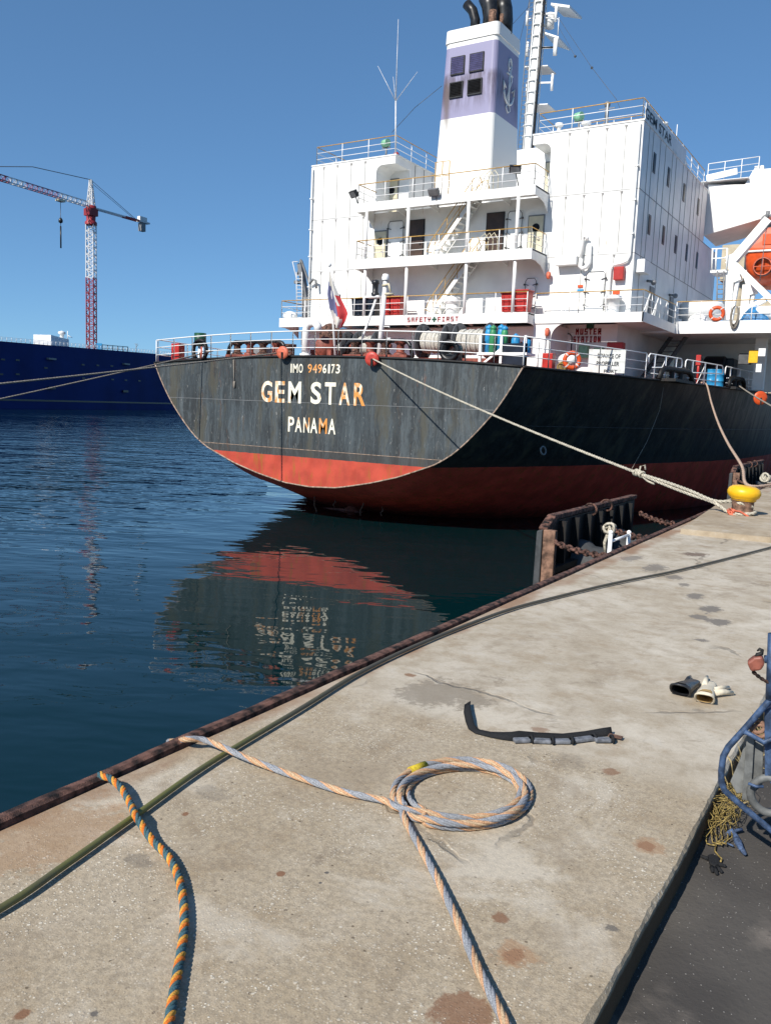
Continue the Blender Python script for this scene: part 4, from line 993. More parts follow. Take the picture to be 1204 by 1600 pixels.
# notice board on the rail
a=tY(918,572,33.75); b=tY(975,575,34.3); a.z=b.z=3.20; d=(b-a).normalized(); nrm=Vector((d.y,-d.x,0)); L=(b-a).length
t=thing('warning_board','white board with black painted lettering hung on the rail above the dark hull','sign',tuple(a))
m=MB(); m.prism([a+nrm*.04+Vector((0,0,z)) for z in (.08,)]+[b+nrm*.04+Vector((0,0,.08)),b+nrm*.04+Vector((0,0,1.0)),a+nrm*.04+Vector((0,0,1.0))],nrm*.02)
m.build('board',paint('sign_white',(.74,.74,.70),.5,.1,5,.6,(.55,.38,.10),streak=False),t)
def btext(s,x0,x1,z,h): return text_obj('lettering',s,M['blktext'],t,a+nrm*.07+Vector((0,0,z)),d,(0,0,1),x0,x1,h,bold=.012)
btext('BEWARE OF',L*.24,L*.86,.66,.17); btext('PROPELLER',L*.22,L*.84,.36,.17); btext('PORT',L*.44,L*.80,.08,.13)
# muster recess contents
stroke_text('muster_lettering','MUSTER',M['redtext'],ship,(-14.90,41.56,5.50),(1,0,0),(0,0,1),1.36,.30,.058)
stroke_text('muster_lettering','STATION',M['redtext'],ship,(-15.02,41.56,5.12),(1,0,0),(0,0,1),1.48,.30,.058)
w0=tY(636,502,38.41); w1=tY(716,495,38.41)
Lw=w1.x-w0.x
stroke_text('safety_lettering','SAFETY',M['redtext'],ship,(w0.x,38.41,5.93),(1,0,0),(0,0,1),Lw*.49,.24,.05)
stroke_text('safety_lettering','FIRST',M['redtext'],ship,(w0.x+Lw*.60,38.41,5.93),(1,0,0),(0,0,1),Lw*.42,.24,.05)
cx=w0.x+Lw*.535; m=MB(); m.box(cx-.13,cx+.13,38.40,38.416,6.01,6.09); m.box(cx-.04,cx+.04,38.398,38.414,5.92,6.18); m.build('green_cross',M['dgreen'],ship)
m=MB(); m.box(-14.35,-14.0,41.5,41.59,5.80,6.05); m.build('muster_symbol',M['dgreen'],ship)
def hd(x0,x1,z0,z1,y):
    m=MB(); m.box(x0,x1,y-.06,y,z0,z1); d=m.build('hatch_door',M['white_clean'],ship,bevel=.03); k=MB(); k.tube([(x0+.06,y-.08,z0),(x0+.06,y-.08,z1-.2),(x0+.2,y-.08,z1-.05),(x1-.2,y-.08,z1-.05),(x1-.06,y-.08,z1-.2),(x1-.06,y-.08,z0)],.03,6); k.build('door_gasket',M['black'],d)
hd(-15.75,-15.0,3.6,5.6,41.6)
m=MB(); m.box(-13.1,-12.3,41.0,41.4,4.55,5.08); m.build('hose_cabinet',M['red'],ship,bevel=.04)
m=MB(); m.box(-14.55,-14.1,41.1,41.5,4.35,4.95); m.build('jacket_box',M['ltgreen'],ship,bevel=.03)
m=MB(); m.box(-13.9,-13.4,41.5,41.59,4.7,4.85); m.build('notice_plate',M['ltgreen'],ship)
m=MB(); m.tube([(-15.6,39.2,3.3),(-15.6,39.15,5.3)],.09,8); m.tube([(-15.9,39.2,3.3),(-15.9,39.2,5.0)],.05,6); m.build('standpipe',M['white_clean'],ship)
m=MB(); m.lathe([(.08,0),(.12,.1),(.1,.35),(0,.4)],(-15.45,39.15,5.6),(.05,-.2,-1),10); m.build('alarm_bell',M['guard'],ship)
p=tY(882,560,34.6); m=MB(); m.ball(p+Vector((.0,.3,-.05)),.38,0,14,8,(1.1,.8,.75)); m.build('life_raft_cover',M['white_clean'],ship)
p=tY(858,560,34.0); m=MB(); m.box(p.x-.25,p.x+.2,p.y-.2,p.y+.2,3.2,4.05); m.build('hose_box',M['red'],ship,bevel=.03)
p=tY(876,573,33.9); m=MB()
for i in range(7): m.torus(p+Vector((.02*i,.03*i,-.02+.015*i)),.16+.012*(i%3),.022,(.3+.1*i,-1,.2*(i%2)),18,5)
tag(m.build('rope_hank',M['straw'],origin=p),'hank of yellow orange line hung beside the lifebuoy on the main deck','rope')
# fittings along the dark side
def side_chock(y0,y1):
    m=MB(); a=side_edge(y0,.05); b=side_edge(y1,.05); Z=Vector((0,0,1)); d=(b-a)
    m.tube([a+Z*.02,a+d*.06+Z*.40,a+d*.16+Z*.52,b-d*.16+Z*.52,b-d*.06+Z*.40,b+Z*.02],.13,8)
    for f in (.36,.62): m.lathe([(.16,0),(.12,.1),(.12,.4),(.16,.5)],a+d*f,n=12)
    m.box(min(a.x,b.x)-.2,max(a.x,b.x)+.1,y0,y1,3.15,3.28); m.build('mooring_chock',M['blacksteel'],ship)
side_chock(38.0,41.6); side_chock(46.5,49.4)
m=MB(); q=tX(848,704,-10.2); m.torus(tX(848,704,CX+hb(32.6)-1.35),.16,.035,(1,-.3,.2),18,6); m.build('hull_ring',M['grey'],ship)
# boat deck and passage beneath
m=MB(); m.box(-12.6,-5.5,52.5,52.6,3.2,6.2); m.build('passage_bulkhead',W,ship)
m=MB(); m.box(-10.6,-9.0,51.0,52.3,3.2,5.0); m.cyl((-10.5,50.9,4.3),(-9.4,50.9,4.3),.8,n=20); m.build('hose_reel_housing',M['navy'],ship,bevel=.08)
m=MB(); m.beam((-12.4,44.5,3.3),(-11.7,48,6.1),.08,.25); m.beam((-11.6,44.5,3.3),(-10.9,48,6.1),.08,.25)
for i in range(9): f=i/9; m.box(-12.4+.7*f,-11.6+.7*f,44.6+3.4*f-.15,44.6+3.4*f+.1,3.45+2.8*f,3.49+2.8*f)
m.build('passage_stair',M['dgrey'],ship)
m=MB(); q=tY(1190,520,49.2); m.box(q.x-.25,q.x+.3,49.0,49.5,3.2,5.92); m.build('deck_pillar',M['white'],ship)
m=MB(); q=tY(1090,575,44.2); m.cyl((q.x,44.2,3.2),(q.x,44.2,4.6),.06,n=8); m.box(q.x-.12,q.x+.1,44.1,44.3,4.2,4.7); m.build('hydrant',M['red'],ship)
def drum(px,label,mat):
    q=tY(px,572,47.5); m=MB(); m.lathe([(0,0),(.29,0),(.30,.02),(.28,.05),(.28,.3),(.30,.32),(.28,.34),(.28,.62),(.30,.64),(.28,.66),(.28,.9),(.3,.93),(0,.92)],(q.x,47.5,3.25),n=18)
    tag(m.build('oil_drum',mat,origin=(q.x,47.5,3.25)),label,'drum','drums in the side passage')
drum(1101,'dark blue steel drum at the left in the side passage',M['navy']); drum(1112,'light blue steel drum in the middle of the side passage',M['blue']); drum(1123,'light blue steel drum at the right, under the boat deck',M['blue'])
m=MB(); a0=tY(1171,556,46.4); m.box(a0.x-.05,a0.x+.38,46.3,46.42,a0.z-.35,a0.z+.28); m.build('warning_panel',M['yellow'],ship,bevel=.01)
m=MB(); a0=tY(1153,560,46.6); m.box(a0.x,a0.x+.62,46.5,46.7,a0.z-.3,a0.z+.25); m.build('grey_cabinet',M['dgrey'],ship,bevel=.03)
m=MB(); a0=tY(1184,556,46.0); m.box(a0.x,a0.x+.32,45.9,46.0,a0.z-.02,a0.z+.36); m.build('notice_plate',M['white_clean'],ship); m=MB(); m.box(a0.x-.05,a0.x+.2,45.9,46.0,a0.z-.8,a0.z-.4); m.build('notice_plate',M['white_clean'],ship)
m=MB(); q=tY(1094,490,48.2); m.lathe([(.95,0),(.95,.5),(1.12,.52),(1.12,1.22),(1.04,1.32),(0,1.38)],(q.x,48.2,6.4),n=26); m.build('mushroom_vent',M['white_clean'],ship)
q=tY(1089,498,46.2); m=MB(); m.ball((q.x,46.3,6.55),.52,0,14,8,(1,.7,.8)); m.build('white_cover',M['white_clean'],ship)
q=tY(1148,488,45.3); m=MB()
for i in range(11):
    pts=[]
    for k in range(17):
        tt=2*math.pi*k/16; pts.append(q+Vector((.17*math.sin(tt)*(1+.2*math.sin(i)),-.03-.015*i,.30-.62*(1-math.cos(tt))*(.9+.1*math.sin(i*1.7))*.9)))
    m.tube(pts,.02,5)
tag(m.build('hanging_rope',M['r_grey'],origin=q),'grey rope coil hung over the boat deck rail','rope')
import bmesh
q=tY(1178,490,46.2); m=MB(); rnd=random.Random(5); N=9; vs=[]
for i in range(N):
    for j in range(N):
        u=i/(N-1); v=j/(N-1); h=math.sin(math.pi*u)**.6*math.sin(math.pi*v)**.6
        vs.append((q.x-.75+1.5*u,46.0+1.1*v,6.42+h*(.75+.18*rnd.random())))
m.add(vs,[(i*N+j,(i+1)*N+j,(i+1)*N+j+1,i*N+j+1) for i in range(N-1) for j in range(N-1)])
tag(m.build('tarpaulin',M['tarp'],origin=(q.x,46.5,6.42)),'crumpled blue tarpaulin over gear behind the boat deck rail','tarpaulin')
q=tY(1199,486,46.4); m=MB(); m.lathe([(0,-.75),(.28,-.72),(.33,-.5),(.33,-.06),(.35,0),(.33,.06),(.33,.5),(.28,.72),(0,.75)],(q.x+.15,46.5,6.95),(1,0,0),18)
tag(m.build('liferaft_canister',M['white_clean'],origin=(q.x+.15,46.5,6.4)),'white liferaft canister behind the boat deck rail at the picture edge','liferaft')
# davit: cradle beams, platform with ladder
DY=49.0
def dp(px,py,dy=0): return tY(px,py,DY+dy)
for o in (0,5.2):
    O=Vector((0,o,0)); m=MB()
    m.beam(dp(1138,415)+O,dp(1200,343)+O,.42,.5,0,(0,1,0)); m.beam(dp(1139,400)+O,dp(1152,440)+O,.42,.55,0,(0,1,0))
    m.beam(dp(1146,412)+O,dp(1212,476)+O,.30,.4,0,(0,1,0)); m.beam(dp(1141,424)+O,dp(1134,500)+O,.45,.5,0,(0,1,0)); m.beam(dp(1153,432)+O,dp(1141,500)+O,.18,.3,0,(0,1,0))
    m.beam(dp(1160,486)+O,dp(1195,468)+O,.26,.3,0,(0,1,0)); dd_=m.build('boat_davit',M['white_clean'],ship); dav=dav if o else dd_
m=MB(); a=dp(1109,422,-.4); b=dp(1135,421,-.4); m.prism([a,b,b+Vector((0,1.6,0)),a+Vector((0,1.6,0))],(0,0,-.14)); m.build('davit_platform',M['white_clean'],dav)
m=MB()
for px in (1111,1117,1134): m.cyl(dp(px,422,-.4),dp(px+1.5,388,-.4),.045,n=6)
for py in (389,404): m.cyl(dp(1111,py,-.4),dp(1136,py-1,-.4),.035,n=6)
m.build('platform_rail',M['white_clean'],dav)
m=MB()
for px in (1120,1130): m.cyl(dp(px,423,-.5),dp(px-1.5,500,-.5),.035,n=6)
for i in range(9): m.cyl(dp(1120-i*.15,429+i*7.6,-.5),dp(1130-i*.15,429+i*7.6,-.5),.03,n=6)
m.build('davit_ladder',M['grey'],dav)
m=MB(); m.cyl(dp(1198,340),dp(1199,330),.10,n=8); m.torus(dp(1198,345),.3,.06,(0,1,0)); m.cyl(dp(1198,345),dp(1186,440),.02,n=4); m.build('davit_sheave',M['grey'],dav)
# cargo crane pedestals further forward
for px,Y in ((1148,80),):
    m=MB(); a=tY(1146,432,Y); b=tY(1166,432,Y); zt=tY(1150,395,Y).z; w=b.x-a.x
    m.lathe([(w*.5,3),(w*.5,a.z-.5),(w*.62,a.z+.2),(w*.62,zt)],(a.x+w*.45,Y,0),n=22); m.box(a.x-w*.9,a.x+w*.9,Y-1.2,Y+2,zt-2.5,zt+.5); m.box(a.x+1.5,a.x+8,Y+2,Y+4,4,12)
    m.build('crane_pedestal',M['beige'],ship)
# lifeboat
lbx=tY(1196,400,52.2).x+.35; LB=Vector((lbx,52.2,9.2))
t=thing('lifeboat','orange enclosed lifeboat hung in white davits at the right edge','lifeboat',tuple(LB))
m=MB(); rings=[]
for s,(yy,f) in enumerate([(0,.80),(.5,.93),(1.5,1),(3.5,1),(5,.9),(6,.62),(6.8,.12)]):
    r=[]
    for k in range(15):
        a=math.pi*(k/14); dx=-math.cos(a); r.append((LB.x+1.62*f*math.copysign(abs(dx)**.6,dx),LB.y+yy,LB.z+1.75-1.65*f*(math.sin(a)**.75)))
    rings.append(r)
n=15; m.add([p for r in rings for p in r],[(i*n+k,i*n+k+1,(i+1)*n+k+1,(i+1)*n+k) for i in range(len(rings)-1) for k in range(n-1)]+[tuple(range(n))],0,True); m.build('boat_hull',M['orange'],t)
m=MB(); rings=[]
for yy,f in [(0,.80),(.5,.93),(1.5,1),(3.5,1),(5,.9),(6,.62),(6.8,.12)]:
    rings.append([(LB.x-1.68*f,LB.y-.03+yy,LB.z+1.78),(LB.x-1.62*f,LB.y-.03+yy,LB.z+2.0),(LB.x-.85*f,LB.y+yy+.1,LB.z+1.75+1.5*f),(LB.x+.85*f,LB.y+yy+.1,LB.z+1.75+1.5*f),(LB.x+1.62*f,LB.y+yy,LB.z+2.0),(LB.x+1.68*f,LB.y+yy,LB.z+1.78)])
m.add([p for r in rings for p in r],[(i*6+k,i*6+k+1,(i+1)*6+k+1,(i+1)*6+k) for i in range(6) for k in range(5)]+[tuple(range(6))]); m.build('canopy',M['orange'],t)
m=MB(); m.tube([(LB.x-1.35*1.0,LB.y-.05,LB.z+1.78),(LB.x+1.35,LB.y-.05,LB.z+1.78)],.06,6); m.tube([(LB.x-1.36,LB.y,LB.z+1.78),(LB.x-1.70,LB.y+1.5,LB.z+1.78),(LB.x-1.70,LB.y+3.5,LB.z+1.78),(LB.x-1.5,LB.y+5,LB.z+1.78)],.06,6); m.build('fender_strake',M['white_clean'],t)
m=MB(); c=(LB.x-.45,LB.y-.18,LB.z+.9); m.lathe([(.50,.25),(.52,0),(.44,-.05),(.42,.25)],c,(0,1,0),22); m.build('propeller_nozzle',M['dgrey'],t)
m=MB(); m.torus((LB.x-.45,LB.y-.26,LB.z+.9),.46,.03,(0,1,0)); m.cyl((LB.x-.9,LB.y-.26,LB.z+.9),(LB.x,LB.y-.26,LB.z+.9),.03); m.cyl((LB.x-.45,LB.y-.26,LB.z+.5),(LB.x-.45,LB.y-.26,LB.z+1.3),.03); m.build('propeller_guard',M['guard'],t)
m=MB(); m.box(LB.x-.6,LB.x+.2,LB.y-.05,LB.y+.12,LB.z+2.1,LB.z+2.7); m.build('canopy_hatch',M['orange'],t,bevel=.03)
# rudder head and lines trailing under the counter
m=MB(); c=tY(552,792,32.6); m.lathe([(.42,-.4),(.42,.15),(.30,.2),(.30,.9)],(c.x,32.6,-3.35),n=16); m.prism([(c.x-3.0,32.3,-3.38),(c.x-.2,32.3,-3.22),(c.x+1.6,32.3,-3.38)],(0,.5,0)); m.build('rudder',M['rustred'],ship)
m=MB()
for (xa,ya,xb,yb) in ((487,764,495,800),(523,780,522,792),(568,778,563,806),(597,792,596,806)):
    a=tY(xa,ya,31.2); b=tY(xb,yb,31.0); m=MB(); m.tube([a,a+(b-a)*.4+Vector((.05,0,0)),a+(b-a)*.7+Vector((-.06,0,0)),b],.03,5); m.build('trailing_line',M['rustlight'],hull)
# ------------------------------------------------------------------ flag
t0=fs1-Vector((0,0,.32)); pd=(fs0-fs1).normalized()
wt=M['r_white']; 
fwh=rope_mat('flag_white_cloth',(.62,.60,.56),60,.05); fbl=rope_mat('flag_blue_cloth',(.16,.17,.30),60,.08); frd=rope_mat('flag_red_cloth',(.50,.055,.06),60,.08)
m=MB(); N=18; vs=[]
left=[tY(*p,29.15) for p in [(513.5,424),(514,440),(514,460),(516.5,480),(519,495),(521.5,505),(523,513)]]
right=[tY(*p,29.15) for p in [(515.5,424),(521,442),(528,462),(536,478),(542,490),(540,500),(534,512)]]
def lerpp(L,t):
    x=t*(len(L)-1); i=min(int(x),len(L)-2); return L[i]+(L[i+1]-L[i])*(x-i)
for i in range(N+1):
    for j in range(N+1):
        p=lerpp(left,i/N)*(1-j/N)+lerpp(right,i/N)*(j/N); vs.append(p+Vector((0,-.12*math.sin(j/N*9+i*.25)*min(1,i/6),0)))
for i in range(N):
    for j in range(N):
        u=i/N; v=j/N; d=u-.55*(v-.5)
        if d<.36: c=0 if v<.75 or u<.28 else 2
        elif v<.40 and d<.80: c=1
        elif v>.34 and d<.92: c=2
        else: c=0
        if v<.62 and d>.70 and u>.66: c=0
        if (i-14)**2+(j-5)**2<4: c=2
        m.add([vs[i*(N+1)+j],vs[i*(N+1)+j+1],vs[(i+1)*(N+1)+j+1],vs[(i+1)*(N+1)+j]],[(0,1,2,3)],c,True)
f=m.build('flag',[fwh,fbl,frd],origin=t0,recalc=False); tag(f,'limp white, blue and red ensign hanging from the sloping stern flagstaff','flag')
bm=bmesh.new(); bm.from_mesh(f.data); bmesh.ops.remove_doubles(bm,verts=bm.verts,dist=.001); bm.to_mesh(f.data); bm.free()
# ------------------------------------------------------------------ mooring lines and their discs
def sag(a,b,s,n=28):
    a=Vector(a); b=Vector(b); return [a+(b-a)*(i/n)-Vector((0,0,4*s*(i/n)*(1-i/n))) for i in range(n+1)]
def strands(path,r,ns,pitch,mats,name,parent=None,seg=None,k=6,rs=None,step=.02,start=0):
    """twisted rope: ns strands wound round the path"""
    pts=[Vector(p) for p in path]; L=[0]
    for a,b in zip(pts,pts[1:]): L.append(L[-1]+(b-a).length)
    n=max(8,int(L[-1]/step)); cp=[]; j=0
    def cr(i,f):
        p0=pts[max(0,i-1)];p1=pts[i];p2=pts[i+1];p3=pts[min(len(pts)-1,i+2)]
        return .5*((2*p1)+(p2-p0)*f+(2*p0-5*p1+4*p2-p3)*f*f+(3*p1-3*p2+p3-p0)*f**3)
    for i in range(n+1):
        s=L[-1]*i/n
        while j<len(L)-2 and s>L[j+1]: j+=1
        cp.append(cr(j,(s-L[j])/max(1e-9,L[j+1]-L[j])))
    T=[(cp[min(i+1,n)]-cp[max(i-1,0)]).normalized() for i in range(n+1)]
    ref=Vector((0,0,1)); A=(ref-T[0]*ref.dot(T[0])).normalized(); fr=[]
    for i in range(n+1):
        A=(A-T[i]*A.dot(T[i])).normalized(); fr.append((A.copy(),T[i].cross(A)))
    rr=rs or r*math.sin(math.pi/ns)/(1+math.sin(math.pi/ns))*1.18; ro=r-rr
    m=MB()
    for q in range(ns):
        ph=2*math.pi*q/ns+start
        m.tube([cp[i]+ro*(math.cos(ph+2*math.pi*(L[-1]*i/n)/pitch)*fr[i][0]+math.sin(ph+2*math.pi*(L[-1]*i/n)/pitch)*fr[i][1]) for i in range(n+1)],rr,k,mats[q%len(mats)][0] if isinstance(mats[q%len(mats)],tuple) else q%len(mats))
    return m,cp
def line(path,r,pitch,mat,name,label,cat,step=.08,parent=None,ns=3):
    m,_=strands(path,r,ns,pitch,[(0,)]*ns,name,step=step)
    return tag(m.build(name,mat,origin=path[0]),label,cat,'mooring lines')
F1=tY(585,562,28.15); KN=tY(998,739,0); BOL=Vector((-2.27,14.75,0))
# point of the knot on the straight run to the bollard
d=(BOL+Vector((0,0,.18))-F1); tk=.775; KN=F1+d*tk
main=sag(tY(583,561,28.07),BOL+Vector((-.20,-.02,.20)),.16,40)
def at_t(P,px):
    best=min(P,key=lambda p:abs(proj(p)[0]-px)); return best
def proj(p):
    v=Vector(p)-CAM; z=v.dot(fw); return (602+FPX*v.dot(RT)/z, 800-FPX*v.dot(UP)/z)
kn=at_t(main,998); ki=main.index(kn)
line(main[:ki+1],.034,.30,M['r_cream'],'mooring_rope','long cream mooring rope from the red disc on the stern down to the knot','rope')
e1=[kn]+[kn+(main[-1]-kn)*f+Vector((0,0,.035*math.sin(math.pi*f))) for f in (.3,.6,.85)]+[BOL+Vector((-.17,.02,.30)),BOL+Vector((-.02,-.16,.30)),BOL+Vector((.16,-.04,.24))]
e2=[kn]+[kn+(main[-1]-kn)*f-Vector((0,0,.03*math.sin(math.pi*f))) for f in (.3,.6,.85)]+[BOL+Vector((-.21,-.06,.13)),BOL+Vector((-.06,-.19,.12)),BOL+Vector((.17,-.09,.14)),BOL+Vector((.19,.08,.16))]
m1,_=strands(e1,.032,3,.28,[(0,)]*3,'',step=.05); m2,_=strands(e2,.032,3,.28,[(0,)]*3,'',step=.05)
t=thing('rope_eye','doubled cream rope eye looped round the yellow bollard, knotted at its far end','rope',tuple(kn))
m1.build('eye_leg',M['r_cream'],t); m2.build('eye_leg',M['r_cream'],t)
m=MB(); rnd=random.Random(2); dd=(main[-1]-kn).normalized()
for i in range(5): m.torus(kn+dd*(.05*i-.1),.045+.012*rnd.random(),.022,dd+Vector((rnd.uniform(-.5,.5),rnd.uniform(-.5,.5),rnd.uniform(-.5,.5))),14,6)
m.tube([kn,kn+dd*.3+Vector((0,0,-.08)),kn+dd*.5+Vector((0,.03,-.09))],.02,6); m.tube([kn,kn+Vector((.02,0,.14)),kn+Vector((.1,0,.17)),kn+Vector((.12,0,.08))],.018,6); m.build('knot',M['r_cream'],t)
# shadow-casting run inboard of the fairlead
def port_line(px0,py0,pxe,pye,dx,label,r):
    f0=tY(px0,py0,28.2); dirv=Vector((dx,-1,0)); n=Vector((1,dx,0)); n=Vector((-dirv.y,dirv.x,0))
    dd=ray(pxe,pye); e=CAM+dd*((f0-CAM).dot(n)/dd.dot(n)); e2=f0+(e-f0)*2.1
    line(sag(f0+Vector((0,.7,.1)),e2,.10,30),r,.34,M['r_grey'],'mooring_rope',label,'rope')
port_line(438,551,0,594.8,-.12,'upper grey mooring line running left from the middle disc on the stern',.036)
port_line(316,550,0,618,-.20,'lower grey mooring line running left from the disc at the far stern corner',.030)
def guard(px,py,R,Y,mat,label,tilt=(0,-1,0)):
    c=tY(px,py,Y); m=MB(); m.lathe([(.0,.045),(R*.5,.038),(R*.97,.03),(R,.0),(R,-.02),(R*.5,-.0),(.04,-.0)],c,tilt,28)
    tv=Vector(tilt).normalized(); m.prism([c+tv*.052+Vector((-.05,0,.02)),c+tv*.052+Vector((.05,0,.02)),c+tv*.03+Vector((.05,0,-R*.96)),c+tv*.03+Vector((-.05,0,-R*.96))],tv*.012,1)
    tag(m.build('rope_disc',[M[mat],M['blacksteel']],origin=c),label,'rat guard','round discs on the mooring lines')
guard(581,561,.285,28.1,'guardred','large bright red disc on the cream mooring rope at the stern',(.25,-1,-.1)); guard(441.5,551,.27,28.1,'guard','pale red disc on the upper port mooring line above the number',(.15,-1,0)); guard(315,551.5,.28,28.2,'guard','small pale orange disc below the black chock at the far stern corner',(-.75,-.75,0))
p=tX(1187,622,-7.0); guard(1187,622,.36,p.y,'orange','orange disc on the line hanging by the dark ship side',(.6,-.9,0))
# rope drooping through the pinkish run to the quay
sp=tX(1103,601,CX+hb(43)+.06); qe=tZ(1167,760,.05); 
mid=tY(1158,728,qe.y+2.6)
line([sp+Vector((-.3,.2,.1)),sp]+[sp+(mid-sp)*f-Vector((0,0,.35*math.sin(math.pi*f))) for f in (.25,.5,.75)]+[mid,qe+Vector((0,0,.03)),qe+Vector((.5,1.2,.02)),qe+Vector((.9,3.5,.02))],.045,.35,M['r_tan'],'mooring_rope','faded pink mooring rope dropping from the ship side to the quay behind the bollard','rope',.08)
s2=tX(1155,603,CX+hb(47)+.05)
line(sag(s2+Vector((-.2,.2,.1)),tY(1215,640,36),.05,12),.04,.3,M['r_grey'],'mooring_rope','grey mooring line leading right from the chock past the orange disc','rope')
m=MB(); m.tube([tX(1038,590,CX+hb(38)+.05),tX(1030,640,CX+hb(37)+.02),tX(1010,690,CX+hb(36)),tX(985,735,CX+hb(35.5)-.1)],.014,5)
tag(m.build('heaving_line',M['r_grey'],origin=tX(1038,590,-9.5)),'thin grey line hanging slack down the black ship side','rope')
m=MB(); c0=tY(365,562,28.3); m.tube([c0,tY(365.5,585,28.3),tY(366,600,28.3)],.022,5); m.lathe([(.02,0),(.05,.05),(.05,.28),(0,.3)],tY(366,606,28.3),n=8)
tag(m.build('hanging_line',M['r_grey'],origin=c0),'short weighted line hanging over the stern plating left of the name','rope')
# ------------------------------------------------------------------ quay furniture
t=thing('bollard','yellow capped mooring bollard with rusty stem on a concrete plinth','bollard',tuple(BOL))
m=MB(); m.lathe([(.235,.0),(.235,.03),(.21,.07),(.195,.09)],BOL+Vector((0,0,.0)),n=28); m.build('base_flange',M['dgrey'],t)
m=MB(); m.lathe([(.20,.06),(.175,.10),(.165,.2),(.17,.30),(.19,.36)],BOL,n=28); m.build('stem',M['rustlight'],t)
m=MB()
cap=[(0,.56),(.12,.56),(.20,.55),(.26,.52),(.285,.475),(.285,.435),(.26,.39),(.215,.36),(.185,.335),(.17,.33)]
vs=[];n=32
for (r,h) in cap:
    for k in range(n):
        a=2*math.pi*k/n; x=math.cos(a); y=math.sin(a); r2=r*.87 if h>.345 else r; vs.append(BOL+Vector((r2*x*(1.06 if x>0 else 1.02),r2*y,.33+(h-.33)*1.06-.01*x)))
m.add(vs,[(i*n+k,i*n+(k+1)%n,(i+1)*n+(k+1)%n,(i+1)*n+k) for i in range(len(cap)-1) for k in range(n)],0,True); m.build('cap',M['yellow'],t)
m=MB()
for i in range(9):
    a=i*.7; m.tube([BOL+Vector((-.13+.03*math.cos(a*3),-.17,.12+.05*math.sin(a*2))),BOL+Vector((-.15+.05*math.cos(a),-.20,.16+.05*math.sin(a))),BOL+Vector((-.10+.05*math.sin(a*2),-.20,.12+.06*math.cos(a)))],.014,5)
m.tube([BOL+Vector((-.12,-.19,.17)),BOL+Vector((.0,-.21,.17)),BOL+Vector((.12,-.17,.10)),BOL+Vector((.22,-.12,.03)),BOL+Vector((.45,-.15,.012)),BOL+Vector((.9,-.35,.012)),BOL+Vector((1.2,-.38,.012))],.015,6)
tag(m.build('orange_cord',M['guard'],origin=BOL+Vector((-.12,-.19,.15))),'thin orange red cord knotted on the bollard foot and trailing right','cord')
m=MB(); pl=[tZ(1062,834,.0),tZ(1230,851,.0),tZ(1300,800,0),tZ(1185,772,0),tZ(1128,788,0)]
ctr=sum(pl,Vector())/5; hi=[ctr+(p-ctr)*.86+Vector((0,0,.03)) for p in pl]; lo=[p+Vector((0,0,-.02)) for p in pl]; md=[ctr+(p-ctr)*.95+Vector((0,0,.008)) for p in pl]
vs=lo+[p+Vector((0,0,.075)) for p in pl]+[p+Vector((0,0,.07)) for p in hi]
m.add(vs,[(i,(i+1)%5,5+(i+1)%5,5+i) for i in range(5)]+[(5+i,5+(i+1)%5,10+(i+1)%5,10+i) for i in range(5)]+[(10,11,12,13,14)]); m.build('plinth',M['conc2'],t)
# second rope lying behind the bollard
p=BOL+Vector((.45,.5,.03)); m,_=strands([p+Vector((-.25,.02,.02)),p,p+Vector((.10,.02,.08)),p+Vector((.2,.05,.02)),p+Vector((.35,.0,.03)),p+Vector((.55,.1,.02)),p+Vector((1.2,.5,.02))],.03,3,.2,[(0,)]*3,'',step=.03)
tag(m.build('old_rope',M['r_grey'],origin=p),'short length of dark grey rope lying right of the yellow bollard','rope')
p=BOL+Vector((.9,2.2,.0)); m=MB(); 
m.tube([p+Vector((-.2,0,.04)),p+Vector((0,.2,.05)),p+Vector((.3,.1,.03)),p+Vector((.5,-.3,.03)),p+Vector((.9,-.5,.02))],.02,6)
tag(m.build('green_line',M['green'],origin=p),'thin green line on the concrete behind the bollard cap','rope')
